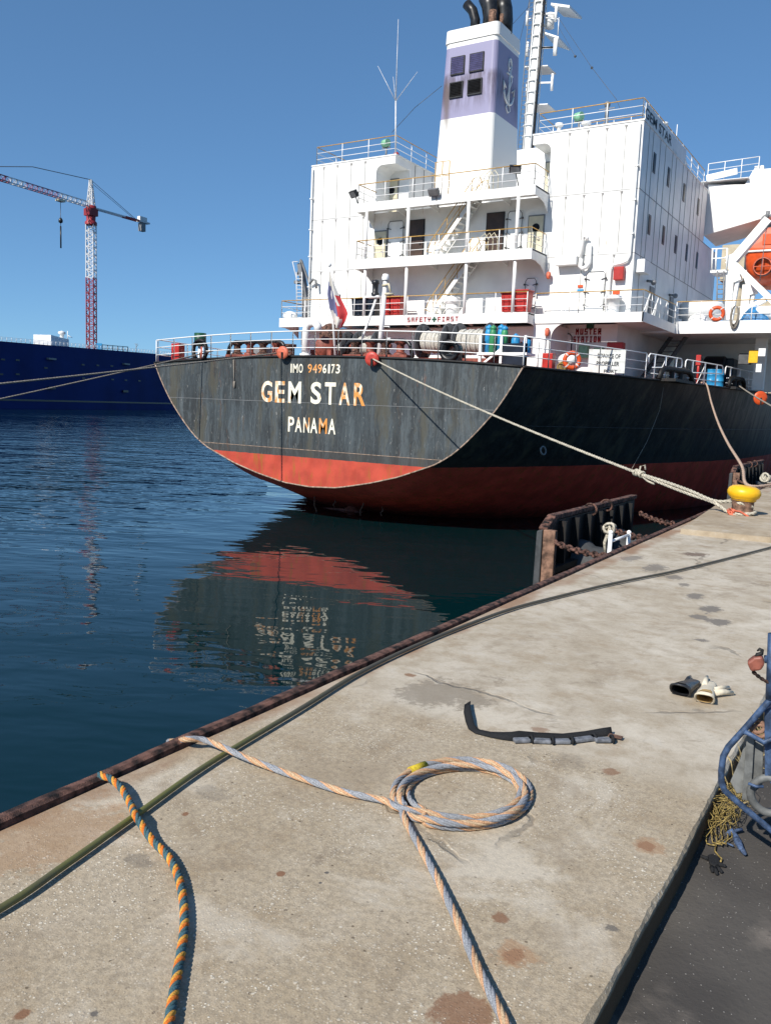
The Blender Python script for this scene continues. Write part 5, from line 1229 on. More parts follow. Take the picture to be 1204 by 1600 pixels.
# fender panels on chains
def chain(a,b,sg,n,s):
    mb=MB(); P=sag(a,b,sg,n)
    for i,(p,q) in enumerate(zip(P,P[1:])):
        d=(q-p); u=d.normalized(); v=Vector((0,0,1)).cross(u).normalized(); w_=u.cross(v); side=v if i%2 else w_
        c=(p+q)/2; Lh=d.length*.62; wd=Lh*.52
        pts=[c+u*Lh*math.cos(k*math.pi/6)*1.0+side*wd*math.sin(k*math.pi/6) for k in range(12)]
        mb.tube(pts,s,6,closed=True)
    return mb
def fender(X,y0,y1,zt,label,lad=True,CZ=-.66):
    zb=-2.6; t=thing('fender_panel',label,'fender',(X,(y0+y1)/2,-2.6),'fender panels on the quay wall')
    m=MB(); m.box(X-.06,X,y0+.1,y1-.08,zb,zt-.10); m.build('face_plate',M['blacksteel'],t)
    m=MB()
    for i in range(1,8): y=y0+(y1-y0)*i/8; m.box(X,X+.10,y-.025,y+.025,zb,zt-.12)
    for z in (zt-.75,zt-1.4,zt-2.1): m.box(X,X+.13,y0+.1,y1-.1,z-.04,z+.04)
    m.build('stiffener',M['blacksteel'],t)
    m=MB(); m.prism([(X-.10,y0+.30,zt-.02),(X+.02,y0+.30,zt-.02),(X+.02,y1,zt-.02),(X-.10,y1,zt-.02)],(0,0,-.07)); m.prism([(X-.10,y0+.30,zt-.02),(X+.03,y0+.30,zt-.02),(X+.03,y0,zt-.17),(X-.10,y0,zt-.17)],(0,.05,-.10))
    m.build('top_flange',M['rust'],t,bevel=.012)
    m=MB(); m.box(X-.02,X+.15,y0-.03,y0+.06,zb,zt-.19); m.build('end_facing',M['rustlight'],t,bevel=.012)
    m=MB(); m.prism([(X-.16,y0-.02,zb),(X-.03,y0-.04,zb),(X-.03,y0-.04,zt-.19),(X-.12,y0-.02,zt-.22)],(0,.1,0)); m.build('face_pad',M['rubber'],t,bevel=.02)
    for i in (1,2):
        k=MB(); yy=y0+(y1-y0)*(.18*i+.22); k.torus((X+.04,yy,zt-.06),.09,.018,(0,1,.2),14,6); k.build('lifting_lug',M['rust'],t)
    for yy in ((y0+y1)/2-.75,(y0+y1)/2+.95):
        k=MB(); k.lathe([(.46,0),(.44,.12),(.38,.2),(.36,.6),(.42,.95),(.46,1.05)],(X+.02,yy,CZ),(1,0,0),22); k.lathe([(.0,0),(.46,0)],(X+1.06,yy,CZ),(1,0,0),22); k.build('rubber_cone',M['rubber'],t)
    ex=edgex(y0)-.10
    for a,b in CH if lad else ():
        k=chain(Vector(a),Vector(b),.03,13,.020); k.build('chain',M['rust'],t)
    return t
pa=tX(868,805,-4.05); pb=tX(998,773,-4.05)
CH=[(tX(863,846,-3.95),tZ(946,869,-.05)),(tX(999,802,-3.95),tZ(1052,819,-.05)),(tX(948,824,-3.95),tZ(1012,842,-.05))]
fender(-4.05,pa.y-.36,pb.y-.2,pa.z+.03,'rusty edged black fender panel chained to the quay, nearer one with a white ladder')
pa2=tX(1152,729,-4.05); pb2=tX(1190,722,-4.05)
CH=[(tX(1150,748,-3.95),tZ(1168,757,-.05))]
fender(-4.05,pa2.y-.5,pb2.y+.3,pa2.z+.05,'farther fender panel rising behind the yellow bollard')
# rope bundle on the fender chain
p=tX(952,826,-3.5); m=MB(); rnd=random.Random(8)
for i in range(7): m.torus(p+Vector((rnd.uniform(-.03,.03),rnd.uniform(-.05,.05),rnd.uniform(-.04,.04))),.07,.02,(rnd.uniform(-1,1),rnd.uniform(-1,1),rnd.uniform(-1,1)),12,5)
m.tube([p,p+Vector((-.05,-.03,-.2)),p+Vector((-.03,-.02,-.36))],.025,6); tag(m.build('rope_bundle',M['r_cream'],origin=p),'knot of pale rope tied on the fender chain by the ladder','rope')
p=tX(1197,748,-3.2); m=MB()
for i in range(7): m.torus(p+Vector((rnd.uniform(-.06,.06),rnd.uniform(-.1,.1),rnd.uniform(-.04,.06))),.11,.03,(rnd.uniform(-1,1),rnd.uniform(-1,1),rnd.uniform(-1,1)),12,5)
tag(m.build('rope_bundle',M['r_cream'],origin=p),'bundle of pale rope at the far fender behind the bollard','rope')
# boarding ladder
t=thing('quay_ladder','white metal ladder top standing up above the quay edge at the fender','ladder',tuple(tX(958,865,-3.0)))
lx=-3.0
for px,pt,pb in ((953.5,832,868),(982,832,856)):
    m=MB(); a=tX(px,pt,lx); b=tX(px-1,pb,lx); m.cyl(a,Vector((a.x,a.y,-2.4)),.026,n=8); m.ball(a,.03); m.build('rail',M['white_clean'],t)
m=MB(); a=tX(954,846,lx); b=tX(982,849,lx); b.z=a.z; m.cyl(a,b,.018,n=8); m.build('rung',M['white_clean'],t)
for i in range(1,6): m=MB(); o=Vector((0,0,-.3*i)); m.cyl(a+o,b+o,.018,n=8); m.build('rung',M['white_clean'],t)
# black hose along the quay edge
hp=[tZ(px,py,.022) for px,py in [(-260,1560),(0,1420),(100,1353),(205,1279),(330,1191),(470,1107),(560,1052),(640,1013),(720,980),(800,951),(880,930),(960,911),(1050,893),(1130,874),(1204,855),(1300,830)]]
m,_=strands(hp,.0128,1,9,[(0,)],'',rs=.0128,step=.05,k=10)
tag(m.build('hose',M['cable'],origin=hp[1]),'long dark green mossy hose lying along the quay edge','hose')
# twisted orange, blue and yellow rope hanging over the edge at left
tp=[(163,1214,.045),(172,1216,.05),(190,1232,.04),(205,1258,.032),(212,1274,.055),(222,1290,.035),(240,1315,.02),(262,1337,.02),(277,1365,.02),(284,1392,.02),(288,1425,.02),(287,1460,.02),(281,1500,.02),(272,1550,.02),(264,1600,.02),(252,1680,.02),(246,1760,.02)]
path=[tZ(x,y,z) for x,y,z in tp]
path=[path[0]+Vector((-.03,.0,.005))]+path
m,_=strands(path,.0150,4,.082,[(0,),(3,),(1,),(2,)],'',step=.005,k=8,start=.4)
tag(m.build('twisted_rope',[M['r_blue'],M['r_orange'],M['r_yellow'],M['r_teal'],M['r_orange2']],origin=path[1]),'twisted blue, orange and yellow rope crossing the hose at left','rope')
# faded orange and grey coil
def zz(px,py,z=.02): return tZ(px,py,z)
pre=[zz(286,1166,-.10)+Vector((-.10,0,0)),zz(285,1160,.0)+Vector((-.03,0,0)),zz(292,1155,.055),zz(318,1156,.05),zz(345,1166,.055),zz(375,1180,.045),zz(420,1198,.024),zz(480,1219,.022),zz(540,1238,.022),zz(600,1251,.022),zz(622,1262,.03)]
ring=[]
def loop(cx,cy,rx,ry,a0,a1,z,n=26,dx=0):
    return [zz(cx+rx*math.cos(math.radians(a0+(a1-a0)*i/n))+dx*i/n, cy-ry*math.sin(math.radians(a0+(a1-a0)*i/n)),z+.002*math.sin(i)) for i in range(n+1)]
path=pre+loop(724,1239,88,39,226,226+360,.016,30)[1:]+loop(721,1240,107,53,226,226+360,.016,30)[1:]+loop(722,1241,98,46,228,228+335,.040,30)[1:]
tail=loop(724,1240,116,54,198,228,.03,4)
r2=loop(718,1236,112,53,560,330,.045,14)
path2=[zz(627,1262,.02),zz(630,1275,.02),zz(638,1292,.02),zz(655,1322,.02),zz(680,1368,.02),zz(703,1415,.02),zz(725,1463,.02),zz(745,1510,.02),zz(768,1556,.02),zz(790,1600,.02),zz(820,1665,.02),zz(850,1730,.02)]
t=thing('rope_coil','coil of faded orange and grey rope on the concrete with a yellow taped spot','rope',tuple(zz(720,1240,0)))
m,_=strands(path,.0152,6,.22,[(0,),(1,),(0,),(2,),(0,),(1,)],'',step=.010,k=6,rs=.0068)
fill,_=strands(path,.0122,1,9,[(3,)],'',step=.02,k=8,rs=.0122); m.add(fill.v,fill.f,0,True)
m.m[-len(fill.f):]=[0]*len(fill.f)
m.m=[ {0:0,1:1,2:2}.get(i,0) for i in m.m]
# colour the strands as two broad grey and orange bands
nf=len(m.f)-len(fill.f); per=nf//6
for s_ in range(6): m.m[s_*per:(s_+1)*per]=[(0,0,1,2,1,0)[s_]]*per
m.build('coil',[M['r_bluegrey'],M['r_peach'],M['r_sand']],t)
m,_=strands([zz(624,1254,.045),zz(622,1236,.05),zz(628,1218,.03)]+[], .019,1,9,[(0,)],'',step=.02,rs=.019)
m,_=strands(path2,.0148,6,.22,[(0,)]*6,'',step=.010,k=6,rs=.0067)
nf=len(m.f); per=nf//6
for s_ in range(6): m.m[s_*per:(s_+1)*per]=[(0,0,1,2,1,0)[s_]]*per
f2,_=strands(path2,.0118,1,9,[(0,)],'',step=.02,k=8,rs=.0118); m.add(f2.v,f2.f,0,True)
m.build('rope_tail',[M['r_bluegrey'],M['r_peach'],M['r_sand']],t)
m=MB(); a=zz(640,1205,.016); b=zz(664,1195.5,.016); m.cyl(a,b,.019,n=12); m.build('tape_wrap',rope_mat('yellow_tape',(.55,.42,.04),80,.15),t)
# webbing strap with rubber pads
sp=[(730,1100),(729,1112),(732,1126),(736,1137),(745,1143),(765,1148),(785,1152),(800,1154),(812,1151),(840,1150),(880,1150),(915,1148),(945,1146),(955,1146)]
t=thing('lashing_strap','black webbing strap with grey rubber pads lying flat on the concrete','strap',tuple(tZ(800,1150,0)))
m=MB(); pts=[tZ(x,y,.012) for x,y in sp]; vs=[]
for i,p in enumerate(pts):
    d=(pts[min(i+1,len(pts)-1)]-pts[max(i-1,0)]).normalized(); s=Vector((-d.y,d.x,0)); tw=.5+.5*math.sin(i*1.1)
    vs+=[p-s*.015+Vector((0,0,-.008)),p+s*.017+Vector((0,0,.004+.024*tw))]
m.add(vs,[(2*i,2*i+1,2*i+3,2*i+2) for i in range(len(pts)-1)],0,True); so=m.build('webbing',M['strap'],t,recalc=False); so.modifiers.new('thick','SOLIDIFY').thickness=.004
for (x0,y0,x1,y1) in [(802,1157,827,1156),(832,1157,860,1158),(863,1158,890,1158),(895,1157,925,1153),(928,1156,953,1156),(950,1148,972,1153)]:
    a=tZ(x0,y0,.014); b=tZ(x1,y1,.014); m=MB(); m.beam(a,b,.038,.020 if x0<945 else .008); m.build('rubber_pad',M['link'] if x0<945 else M['rustlight'],t,bevel=.006)
    if x0<945: k=MB(); e=(b-a).normalized(); q=b+e*.008; n_=Vector((-e.y,e.x,0)); k.tube([q-n_*.022+Vector((0,0,-.008)),q-n_*.020+Vector((0,0,.012)),q+Vector((0,0,.022)),q+n_*.024+Vector((0,0,.012)),q+n_*.03+Vector((0,0,-.008))],.0075,6); k.build('strap_loop',M['strap'],t)
# two work gauntlets lying mouth towards the viewer
def gauntlet(mouth,tip,wid,hgt,mat,lin,label,extra=None):
    a=tZ(*mouth,0); b=tZ(*tip,0); d=(b-a); d.z=0; L=d.length; u=d.normalized(); s=Vector((u.y,-u.x,0)); Z=Vector((0,0,1))
    t=thing('work_glove',label,'glove',tuple(a),'pair of thrown work gloves')
    m=MB(); prof=[(0,1.0,1.0),(.12,.95,.9),(.30,.86,.80),(.5,.80,.62),(.7,.82,.45),(.88,.66,.36),(1,.30,.22)]; n=16; vs=[]
    for f,ww,hh in prof:
        for k in range(n):
            q=2*math.pi*k/n; x=math.cos(q); z=math.sin(q)
            sx=math.copysign(abs(x)**.7,x); sz=math.copysign(abs(z)**.8,z); wob=.04*math.sin(3*q+f*7)
            vs.append(a+u*(f*L-(.10*L*(z if f<.1 else 0)))+s*(wid/2*ww*(sx+wob))+Z*(hgt/2*hh*(1+sz*(1+wob))))
    m.add(vs,[(i*n+k,i*n+(k+1)%n,(i+1)*n+(k+1)%n,(i+1)*n+k) for i in range(len(prof)-1) for k in range(n)],0,True)
    m.add(vs[-n:],[tuple(range(n))],0)
    o=m.build('gauntlet',[mat,lin],t,recalc=True); so=o.modifiers.new('thick','SOLIDIFY'); so.thickness=.006; so.offset=-1
    m=MB(); m.tube([a-u*.002+u*(-.10*L*math.sin(2*math.pi*k/n))+s*(wid/2*math.copysign(abs(math.cos(2*math.pi*k/n))**.7,math.cos(2*math.pi*k/n)))+Z*(hgt/2*(1+math.copysign(abs(math.sin(2*math.pi*k/n))**.8,math.sin(2*math.pi*k/n)))) for k in range(n)],.006,6,closed=True); m.build('cuff_hem',mat,t)
    vs2=[]
    for f,ww,hh in [(.03,.86,.88),(.25,.76,.68),(.55,.6,.42)]:
        for k in range(n):
            q=2*math.pi*k/n; x=math.cos(q); z=math.sin(q); vs2.append(a+u*(f*L)+s*(wid/2*ww*math.copysign(abs(x)**.7,x))+Z*(.01+hgt/2*hh*(1+math.copysign(abs(z)**.8,z))))
    m=MB(); m.add(vs2,[(i*n+k,i*n+(k+1)%n,(i+1)*n+(k+1)%n,(i+1)*n+k) for i in range(2) for k in range(n)]+[tuple(range(2*n,3*n))],0,True); m.build('lining',lin,t)
    if extra:
        for (p,q,r) in extra:
            k=MB(); A=a+u*(p[0]*L)+s*(p[1]*wid)+Z*p[2]; B=a+u*(q[0]*L)+s*(q[1]*wid)+Z*q[2]; k.tube([A,(A+B)/2+Z*.006,B],[r,r*.92,r*.55],10); k.ball(B,r*.56); k.build('finger',mat,t)
gauntlet((1061,1089),(1086,1066),.115,.085,M['gl_black'],M['gl_black'],'black rubber work glove lying with its open cuff to the left',[((.75,-.3,.02),(1.15,-.42,.014),.014)])
gauntlet((1099,1101),(1110,1068),.105,.078,M['gl_cream'],M['gl_lining'],'cream leather work glove lying beside the black one, fingers to the right',[((.35,.32,.03),(.62,1.30,.016),.020),((.5,.30,.025),(.85,1.02,.015),.017),((.62,-.25,.03),(1.15,-.30,.02),.017)])
# blue tube cart and its load at the right edge
gA=tX(1126,1215,-.515); cn=Vector((CAM.x-gA.x,CAM.y-gA.y,0)).normalized(); cdv=Vector((-cn.y,cn.x,0))
def cp(px,py,off=0): dd=ray(px,py); return CAM+dd*((gA+cn*off-CAM).dot(cn)/dd.dot(cn))
t=thing('tube_cart','worn blue tubular cart with grey plates standing at the kerb','cart',tuple(gA))
loopp=[cp(1260,1040),cp(1204,1091),cp(1166,1135),cp(1137,1167),cp(1129,1182),cp(1126,1205),cp(1126,1222),cp(1131,1235),cp(1150,1252),cp(1178,1276),cp(1204,1297),cp(1262,1345)]
lp=[]
for a,b in zip(loopp,loopp[1:]): lp+=[a+(b-a)*f for f in (0,.5)]
m=MB(); m.tube(lp+[loopp[-1]],.0125,10); m.build('tube_frame',M['cartblue'],t)
m=MB(); m.tube([cp(1162,1143,.02),cp(1175,1150,.02),cp(1192,1160,.02),cp(1204,1155,.02),cp(1230,1150,.02)],.010,8); m.build('brace_tube',M['cartblue'],t); m=MB(); m.tube([cp(1168,1224,.02),cp(1180,1229,.02),cp(1192,1229,.02)],.006,6); m.build('brace_tube',M['cartblue'],t)
m=MB(); m.prism([cp(1166,1148,-.06),cp(1192,1165,-.06),cp(1190,1228,-.06),cp(1178,1238,-.06),cp(1150,1240,-.06),cp(1140,1222,-.06),cp(1155,1188,-.06)],cn*-.012); m.prism([cp(1166,1145,-.04),cp(1178,1150,-.04),cp(1172,1252,-.04),cp(1158,1250,-.04)],cn*-.01); m.build('grey_plate',M['plate'],t,bevel=.003)
m=MB(); m.prism([cp(1193,1110,-.02),cp(1260,1080,-.02),cp(1260,1270,-.02),cp(1204,1225,-.02),cp(1194,1215,-.02)],cn*-.05); m.build('side_panel',M['cartblue'],t,bevel=.004)
pb_=cp(1203,1092,-.06); m=MB(); le=loopp[-1]; m.cyl(Vector((le.x,le.y,KZ)),le,.0125,n=10); m.build('support_leg',M['cartblue'],t)
m=MB(); m.cyl(cp(1203,1092,.0),cp(1207,990,.0),.019,n=10); m.cyl(cp(1193,1030,-.02),cp(1215,1030,-.02),.016,n=8); m.build('post',M['cartblue'],t)
m=MB(); wc=cp(1203,1243,-.03); m.torus(wc,.072,.016,cn,26,8); m.build('wheel',M['plate'],t)
m=MB(); 
for px,py in ((1182,1135),(1186,1142)): m.torus(cp(px,py,-.03),.025,.008,cn,14,6)
m.build('strap_loop',M['rustlight'],t)
m=MB(); fr=cp(1250,1290,-.05); m.prism([cp(1195,1262,-.03),cp(1330,1300,-.03),cp(1330,1300,-.55),cp(1235,1262,-.55)],(0,0,-.03)); m.build('base_frame',M['navy'],t)
# rusty chain hoist hanging on the post
hc=cp(1183,1043,.03); t=thing('chain_hoist','rusty red chain hoist block with hook, hanging by the blue post','hoist',tuple(hc))
m=MB(); A=RT; Z=Vector((0,0,1)); 
body=[cp(1166,1036,.03),cp(1178,1027,.03),cp(1190,1026,.03),cp(1194,1038,.03),cp(1188,1048,.03),cp(1172,1050,.03)]
m.prism(body,cn*-.05); m.build('hoist_body',paint('hoist_red',(.23,.075,.05),.5,.2,30,.5),t,bevel=.008)
m=MB(); m.tube([cp(1181,1028,.01),cp(1183,1023,.01),cp(1189,1021,.01),cp(1190,1016,.01),cp(1186,1014,.01),cp(1182,1017,.01)],[.009,.009,.008,.007,.006,.003],8); m.build('hook',M['blacksteel'],t)
k=chain(cp(1176,1050,.01),cp(1204,1068,.01),.005,9,.005); k.build('load_chain',M['rust'],t)
# tangle of yellow twine with dry weeds in the kerb angle
q=tZ(1120,1265,KZ+.02); m=MB(); rnd=random.Random(11)
base=[tZ(1115,1270,KZ+.03),tZ(1128,1255,KZ+.05),tZ(1142,1248,KZ+.05),tZ(1118,1290,KZ+.02),tZ(1130,1272,KZ+.05)]
for i in range(46):
    c=base[rnd.randrange(len(base))]+Vector((rnd.uniform(-.05,.06),rnd.uniform(-.10,.10),0)); r=rnd.uniform(.02,.06); ph=rnd.uniform(0,6); 
    m.tube([c+Vector((r*math.cos(ph+k*.8)*(1+.3*math.sin(k)),r*1.3*math.sin(ph+k*.8),rnd.uniform(-.01,.06))) for k in range(8)],.0017,4)
lp=[tZ(*p,KZ+.015) for p in [(1112,1275),(1104,1290),(1100,1305),(1106,1318),(1117,1322),(1125,1312),(1127,1295),(1120,1282)]]
lp=[a+(b-a)*f for a,b in zip(lp,lp[1:]) for f in (0,.33,.66)]
for o in (0,.02,.035): m.tube([p+Vector((o+.006*math.sin(i*1.3),o*.6+.006*math.cos(i*1.7),o*.3)) for i,p in enumerate(lp)],.0028,5)
m.tube([tZ(*p,KZ+.012) for p in [(1117,1322),(1116,1330),(1122,1337),(1127,1342),(1125,1346)]],.0036,5)
tag(m.build('twine_tangle',M['straw'],origin=q),'tangle of yellow twine lying at the kerb foot beside the cart','twine')
m=MB(); q=tZ(1105,1245,KZ)
for i in range(120):
    y=rnd.uniform(3.9,5.3); x=kerbx(y)+rnd.uniform(.01,.09); h=rnd.uniform(.05,.2); p=Vector((x,y,KZ)); l=Vector((rnd.uniform(-.05,.06),rnd.uniform(-.06,.06),h)); s=Vector((rnd.uniform(-1,1),rnd.uniform(-1,1),0)).normalized()*.0022
    m.add([p-s,p+s,p+l*.6+s*.8+Vector((0,0,.01)),p+l*.6-s*.8,p+l*1.0+Vector((l.x*.6,l.y*.6,-.01))],[(0,1,2,3),(3,2,4)])
tag(m.build('dry_weeds',paint('dry_weed_stalks',(.34,.27,.13),.8,.3,40),origin=q,kind='stuff',recalc=False),'thin dry weed stalks growing along the kerb foot','weeds')
# blue grey rag, spanner and black glove on the asphalt
m=MB(); pts=[tZ(*p,KZ+.02) for p in [(1137,1303),(1142,1299),(1148,1306),(1152,1316),(1157,1326),(1163,1334)]]; m.tube(pts,[.010,.016,.012,.016,.012,.007],7); m.tube([tZ(*p,KZ+.02) for p in [(1137,1300),(1148,1298),(1158,1296)]],.008,6); m.tube([tZ(*p,KZ+.015) for p in [(1128,1314),(1145,1322)]],.004,5)
tag(m.build('blue_rag',paint('blue_grey_cloth',(.07,.11,.20),.8,.35,60),origin=pts[0]),'twisted blue grey rag lying on the asphalt under the cart','rag')
t=thing('black_glove','flattened old black glove on the asphalt near the kerb','glove',tuple(tZ(1115,1345,KZ)))
m=MB(); ps=[tZ(*p,KZ) for p in [(1104,1340),(1112,1338),(1122,1343),(1124,1352),(1116,1358),(1107,1352)]]; m.prism(ps,(0,0,.014)); m.build('palm',M['strap'],t,bevel=.005)
for a,b in (((1122,1350),(1131,1353)),((1120,1355),(1126,1362)),((1116,1357),(1119,1365)),((1111,1355),(1112,1361)),((1106,1342),(1096,1338))):
    m=MB(); A=tZ(*a,KZ+.008); B=tZ(*b,KZ+.008); m.tube([A,B],[.009,.007],7); m.ball(B,.007); m.build('finger',M['strap'],t)
# ------------------------------------------------------------------ blue ship far left
A=tZ(0,638,WZ); B=tZ(270,640,WZ); D=(B-A).normalized(); Nn=Vector((D.y,-D.x,0))
if Nn.dot(CAM-A)<0: Nn=-Nn
def bp(px,py,off=0): dd=ray(px,py); P0=A+Nn*off; return CAM+dd*((P0-CAM).dot(Nn)/dd.dot(Nn))
bs=thing('blue_ship','long dark blue cargo ship moored far away on the left','ship',tuple(A))
def ztop(s): return 14.4+.027*s if s<100 else 17.1+.0*s
m=MB(); vs=[]; n=0; ss=[-110,-60,-20,0,20,45,70,95,120,160,200]
for s in ss:
    p=A+D*s; zt=ztop(s) if s>-30 else 13.6
    vs+=[Vector((p.x,p.y,WZ-1)),Vector((p.x,p.y,-1.2)),Vector((p.x,p.y,zt)),Vector((p.x,p.y,zt))-Nn*30,Vector((p.x,p.y,WZ-1))-Nn*30]
m.add(vs,[(i*5+k,i*5+k+1,(i+1)*5+k+1,(i+1)*5+k) for i in range(len(ss)-1) for k in range(4)]+[(0,1,2,3,4),tuple((len(ss)-1)*5+k for k in range(5))])
bh=m.build('hull',M['navysteel'],bs)
m=MB(); a=A+D*-110+Nn*.05; b=A+D*200+Nn*.05
for z,h in ((-1.25,.5),): m.prism([Vector((a.x,a.y,z)),Vector((b.x,b.y,z)),Vector((b.x,b.y,z+h)),Vector((a.x,a.y,z+h))],Nn*.06)
m.build('boot_line',M['black'],bh)
for px,py in [(5,563),(28,564),(130,571),(153,572),(175,573),(28,586),(2,586),(131,592),(176,594),(197,595),(218,596),(72,576),(200,579)]:
    m=MB(); c=bp(px,py,.1); m.prism([c-D*.8,c+D*.8,c+D*.8+Vector((0,0,.45)),c-D*.8+Vector((0,0,.45))],Nn*.05); m.build('scupper',M['black'],bh)
for px,py in [(79,562),(196,570)]:
    m=MB(); c=bp(px,py,.2); m.prism([c-D*1.8,c+D*1.8,c+D*1.8+Vector((0,0,.5)),c-D*1.8+Vector((0,0,.5))],Nn*.8); m.build('fairlead_shelf',M['grey'],bh)
for px,py in [(80,608),(195,613)]:
    m=MB(); c=bp(px,py,.2); m.prism([c-D*1.6,c+D*1.6,c+D*1.6+Vector((0,0,.7)),c-D*1.6+Vector((0,0,.7))],Nn*.5); m.build('hull_recess',M['black'],bh)
m=MB()
for i in range(75):
    s=-30+i*2.0; p=A+D*s-Nn*.5; zt=ztop(s); m.cyl((p.x,p.y,zt),(p.x,p.y,zt+1.15),.07,n=5)
for h in (.4,.78,1.15): m.tube([Vector(((A+D*s).x,(A+D*s).y,ztop(s)+h))-Nn*.5 for s in (-30,0,45,100,122)],.045,5)
m.build('railing',M['white_clean'],bs)
m=MB(); a=bp(80,537,-6); b=bp(108,541,-6); zt=bp(85,524,-6).z; m.prism([Vector((a.x,a.y,12)),Vector((b.x,b.y,12)),Vector((b.x,b.y,zt-.6)),Vector((a.x,a.y,zt))],-Nn*6)
c=bp(97,522,-8); m.lathe([(.6,0),(.6,1.2),(1.1,1.4),(1.1,2.0),(0,2.4)],(c.x,c.y,zt-.4),n=14); c=bp(106,528,-8); m.cyl((c.x,c.y,zt-1),(c.x,c.y,zt+2.2),.12,n=6); m.cyl((c.x,c.y,zt+.8),(c.x+1,c.y+1,zt+.2),.1,n=6)
m.build('deckhouse',M['white'],bs)
m=MB(); a=bp(160,545,-3); b=bp(200,548,-3); 
for h in (0,1.2,2.3): m.beam(a+Vector((0,0,h-1)),b+Vector((0,0,h-1)),.2)
for i in range(6): p=a+(b-a)*(i/5); m.beam(p-Vector((0,0,2)),p+Vector((0,0,1.4)),.2)
m.build('deck_gantry',M['black'],bs)
c=bp(213,549,-4); m=MB(); m.cyl(c-Vector((0,0,1)),c+Vector((0,0,2.6)),.12,n=6); m.beam(c+Vector((-.8,0,2.6)),c+Vector((.8,0,2.6)),.12); m.beam(c+Vector((.2,0,1.6)),c+Vector((1,0,2.4)),.1); m.build('light_post',M['grey'],bs)
# ------------------------------------------------------------------ tower crane
CD=330.0
def depth_pt(px,py,D_): return CAM+ray(px,py)*D_
mb=depth_pt(148.5,560,CD); mt=depth_pt(142.5,350,CD); mb.x+=(mt.x-mb.x); mb.y+=(mt.y-mb.y)
base=Vector((mt.x,mt.y,-1.0)); tc=thing('tower_crane','red and white tower crane rising behind the far blue ship','crane',tuple(base))
W2=1.45; yaw=math.radians(28); ex=Vector((math.cos(yaw),math.sin(yaw),0)); ey=Vector((-ex.y,ex.x,0))
def lattice(z0,z1,nm,mat,w=W2,panels=None,w1=None,t_=.30):
    m=MB(); w1=w1 or w; P=panels or max(2,round((z1-z0)/(2*w)))
    def c(i,z): f=(z-z0)/(z1-z0); ww=w+(w1-w)*f; return Vector((mt.x,mt.y,z))+ex*ww*(1,-1,-1,1)[i]+ey*ww*(1,1,-1,-1)[i]
    for i in range(4): m.beam(c(i,z0),c(i,z1),t_)
    for k in range(P):
        za=z0+(z1-z0)*k/P; zb=z0+(z1-z0)*(k+1)/P
        for i in range(4):
            j=(i+1)%4; m.beam(c(i,za),c(j,za),t_*.6); 
            zm=(za+zb)/2; m.beam(c(i,za),c(j,zm),t_*.62); m.beam(c(j,zm),c(i,zb),t_*.62)
    return m.build(nm,mat,tc)
zr=depth_pt(146,433,CD).z; zs_=depth_pt(143,350,CD).z; zj=depth_pt(143,325,CD).z; za_=depth_pt(142,283,CD).z
lattice(-1,zr,'mast_section',M['cranered']); lattice(zr,zs_,'mast_section',M['cranewhite'])
m=MB(); c=Vector((mt.x,mt.y,0)); m.lathe([(2.3,zs_-.4),(2.3,zs_+.6),(1.7,zs_+1.2),(1.9,zj-1),(2.0,zj+.6),(0,zj+.6)],c,n=12); m.box(mt.x-1.9,mt.x+1.9,mt.y-1.9,mt.y+1.9,zs_+3,zj-.5); m.build('slewing_unit',M['cranered'],tc)
lattice(zj,za_,'apex_tower',M['cranewhite'],1.2,5,.35,.3)
jl=depth_pt(0,284,289); cl=depth_pt(232,350,356); jd=Vector((jl.x-mt.x,jl.y-mt.y,0)); cdir=Vector((cl.x-mt.x,cl.y-mt.y,0))
u=(jd.normalized()-cdir.normalized()).normalized(); Lj=jd.length*1.15; Lc=cdir.length; side=Vector((-u.y,u.x,0))
def truss(s0,s1,nm,mat,h=1.9,hw=.95):
    m=MB(); o=Vector((mt.x,mt.y,zj)); n=max(2,round((s1-s0)/2.4)); P=lambda s,y,z:o+u*s+side*y+Vector((0,0,z))
    m.beam(P(s0,-hw,0),P(s1,-hw,0),.28); m.beam(P(s0,hw,0),P(s1,hw,0),.28); m.beam(P(s0,0,h),P(s1,0,h),.30)
    for k in range(n):
        a=s0+(s1-s0)*k/n; b=s0+(s1-s0)*(k+1)/n; q=(a+b)/2
        for y in (-hw,hw): m.beam(P(a,y,0),P(q,0,h),.17); m.beam(P(q,0,h),P(b,y,0),.17)
        m.beam(P(a,-hw,0),P(a,hw,0),.15)
    return m.build(nm,mat,tc)
L1=Lj
truss(1.8,L1*.31,'jib_section',M['cranewhite']); truss(L1*.31,L1*.62,'jib_section',paint('faded_lilac_red',(.42,.20,.27),.5,.1,.2)); truss(L1*.62,L1*.76,'jib_section',M['cranewhite']); truss(L1*.76,L1,'jib_section',M['cranered'])
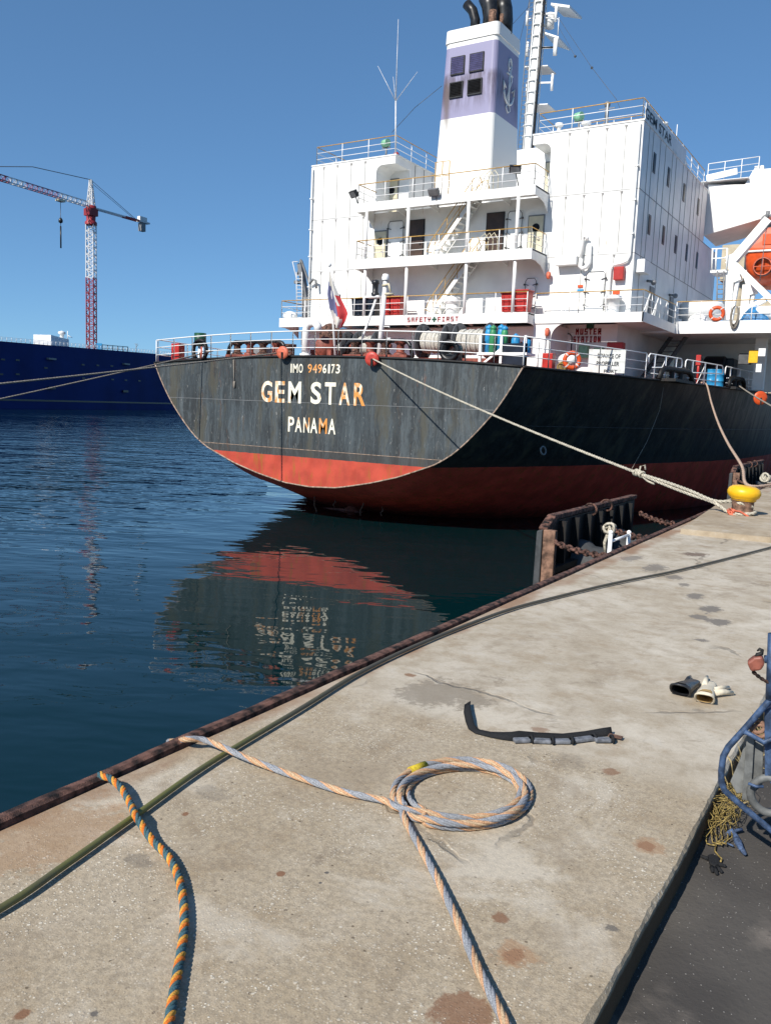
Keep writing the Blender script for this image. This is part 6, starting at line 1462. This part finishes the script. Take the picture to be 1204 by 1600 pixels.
m=MB(); o=Vector((mt.x,mt.y,zj)); cdn=cdir.normalized()
for y in (-.9,.9): m.beam(o+side*y,o+cdn*Lc*.55+side*y,.35,.55)
m.build('counter_jib',M['cranewhite'],tc)
m=MB()
for y in (-.9,.9): m.beam(o+cdn*Lc*.55+side*y,o+cdn*Lc*.80+side*y,.4,.7)
m.build('counter_jib',M['cranered'],tc)
m=MB(); m.beam(o+cdn*Lc*.80,o+cdn*Lc,2.0,.6); m.beam(o+cdn*Lc*.82+Vector((0,0,1.2)),o+cdn*Lc*.95+Vector((0,0,1.2)),1.6,1.6); m.build('winch_platform',M['cranewhite'],tc)
m=MB(); m.beam(o+cdn*Lc*.84-Vector((0,0,2.2)),o+cdn*Lc*.92-Vector((0,0,2.2)),1.8,3.2); m.build('counterweight',M['grey'],tc)
m=MB(); ap=Vector((mt.x,mt.y,za_)); m.tube([ap,o+u*L1*.55+Vector((0,0,8)),o+u*L1*1.02+Vector((0,0,2))],.14,5); m.build('jib_tie',M['dgrey'],tc)
m=MB(); m.tube([ap,o+cdn*Lc*.8],.10,5); m.tube([ap-Vector((0,0,1)),o+cdn*Lc*.72+Vector((0,0,.5))],.08,5); m.build('counter_tie',M['dgrey'],tc)
s_=Lj*.30; m=MB(); tr=o+u*s_; m.beam(tr-u*1.4-Vector((0,0,.8)),tr+u*1.4-Vector((0,0,.8)),2.2,.8); m.build('trolley',M['cream'],tc)
zh=depth_pt(97,382,310).z
m=MB(); m.tube([tr-Vector((0,0,1)),Vector((tr.x,tr.y,zh+3))],.10,5); m.tube([Vector((tr.x,tr.y,zh+8)),Vector((tr.x,tr.y,zh))],.28,6); m.lathe([(.2,0),(.8,.4),(.8,1.2),(.3,2.0)],Vector((tr.x,tr.y,zj-9)),n=10); m.build('hoist_rope',M['black'],tc)
# crane operator's sign plate low on the mast
m=MB(); c=depth_pt(151,546,CD-2); m.prism([c,c+ex*2.2,c+ex*2.2+Vector((0,0,2.4)),c+Vector((0,0,2.4))],ey*.1); m.build('mast_plate',M['blue'],tc)
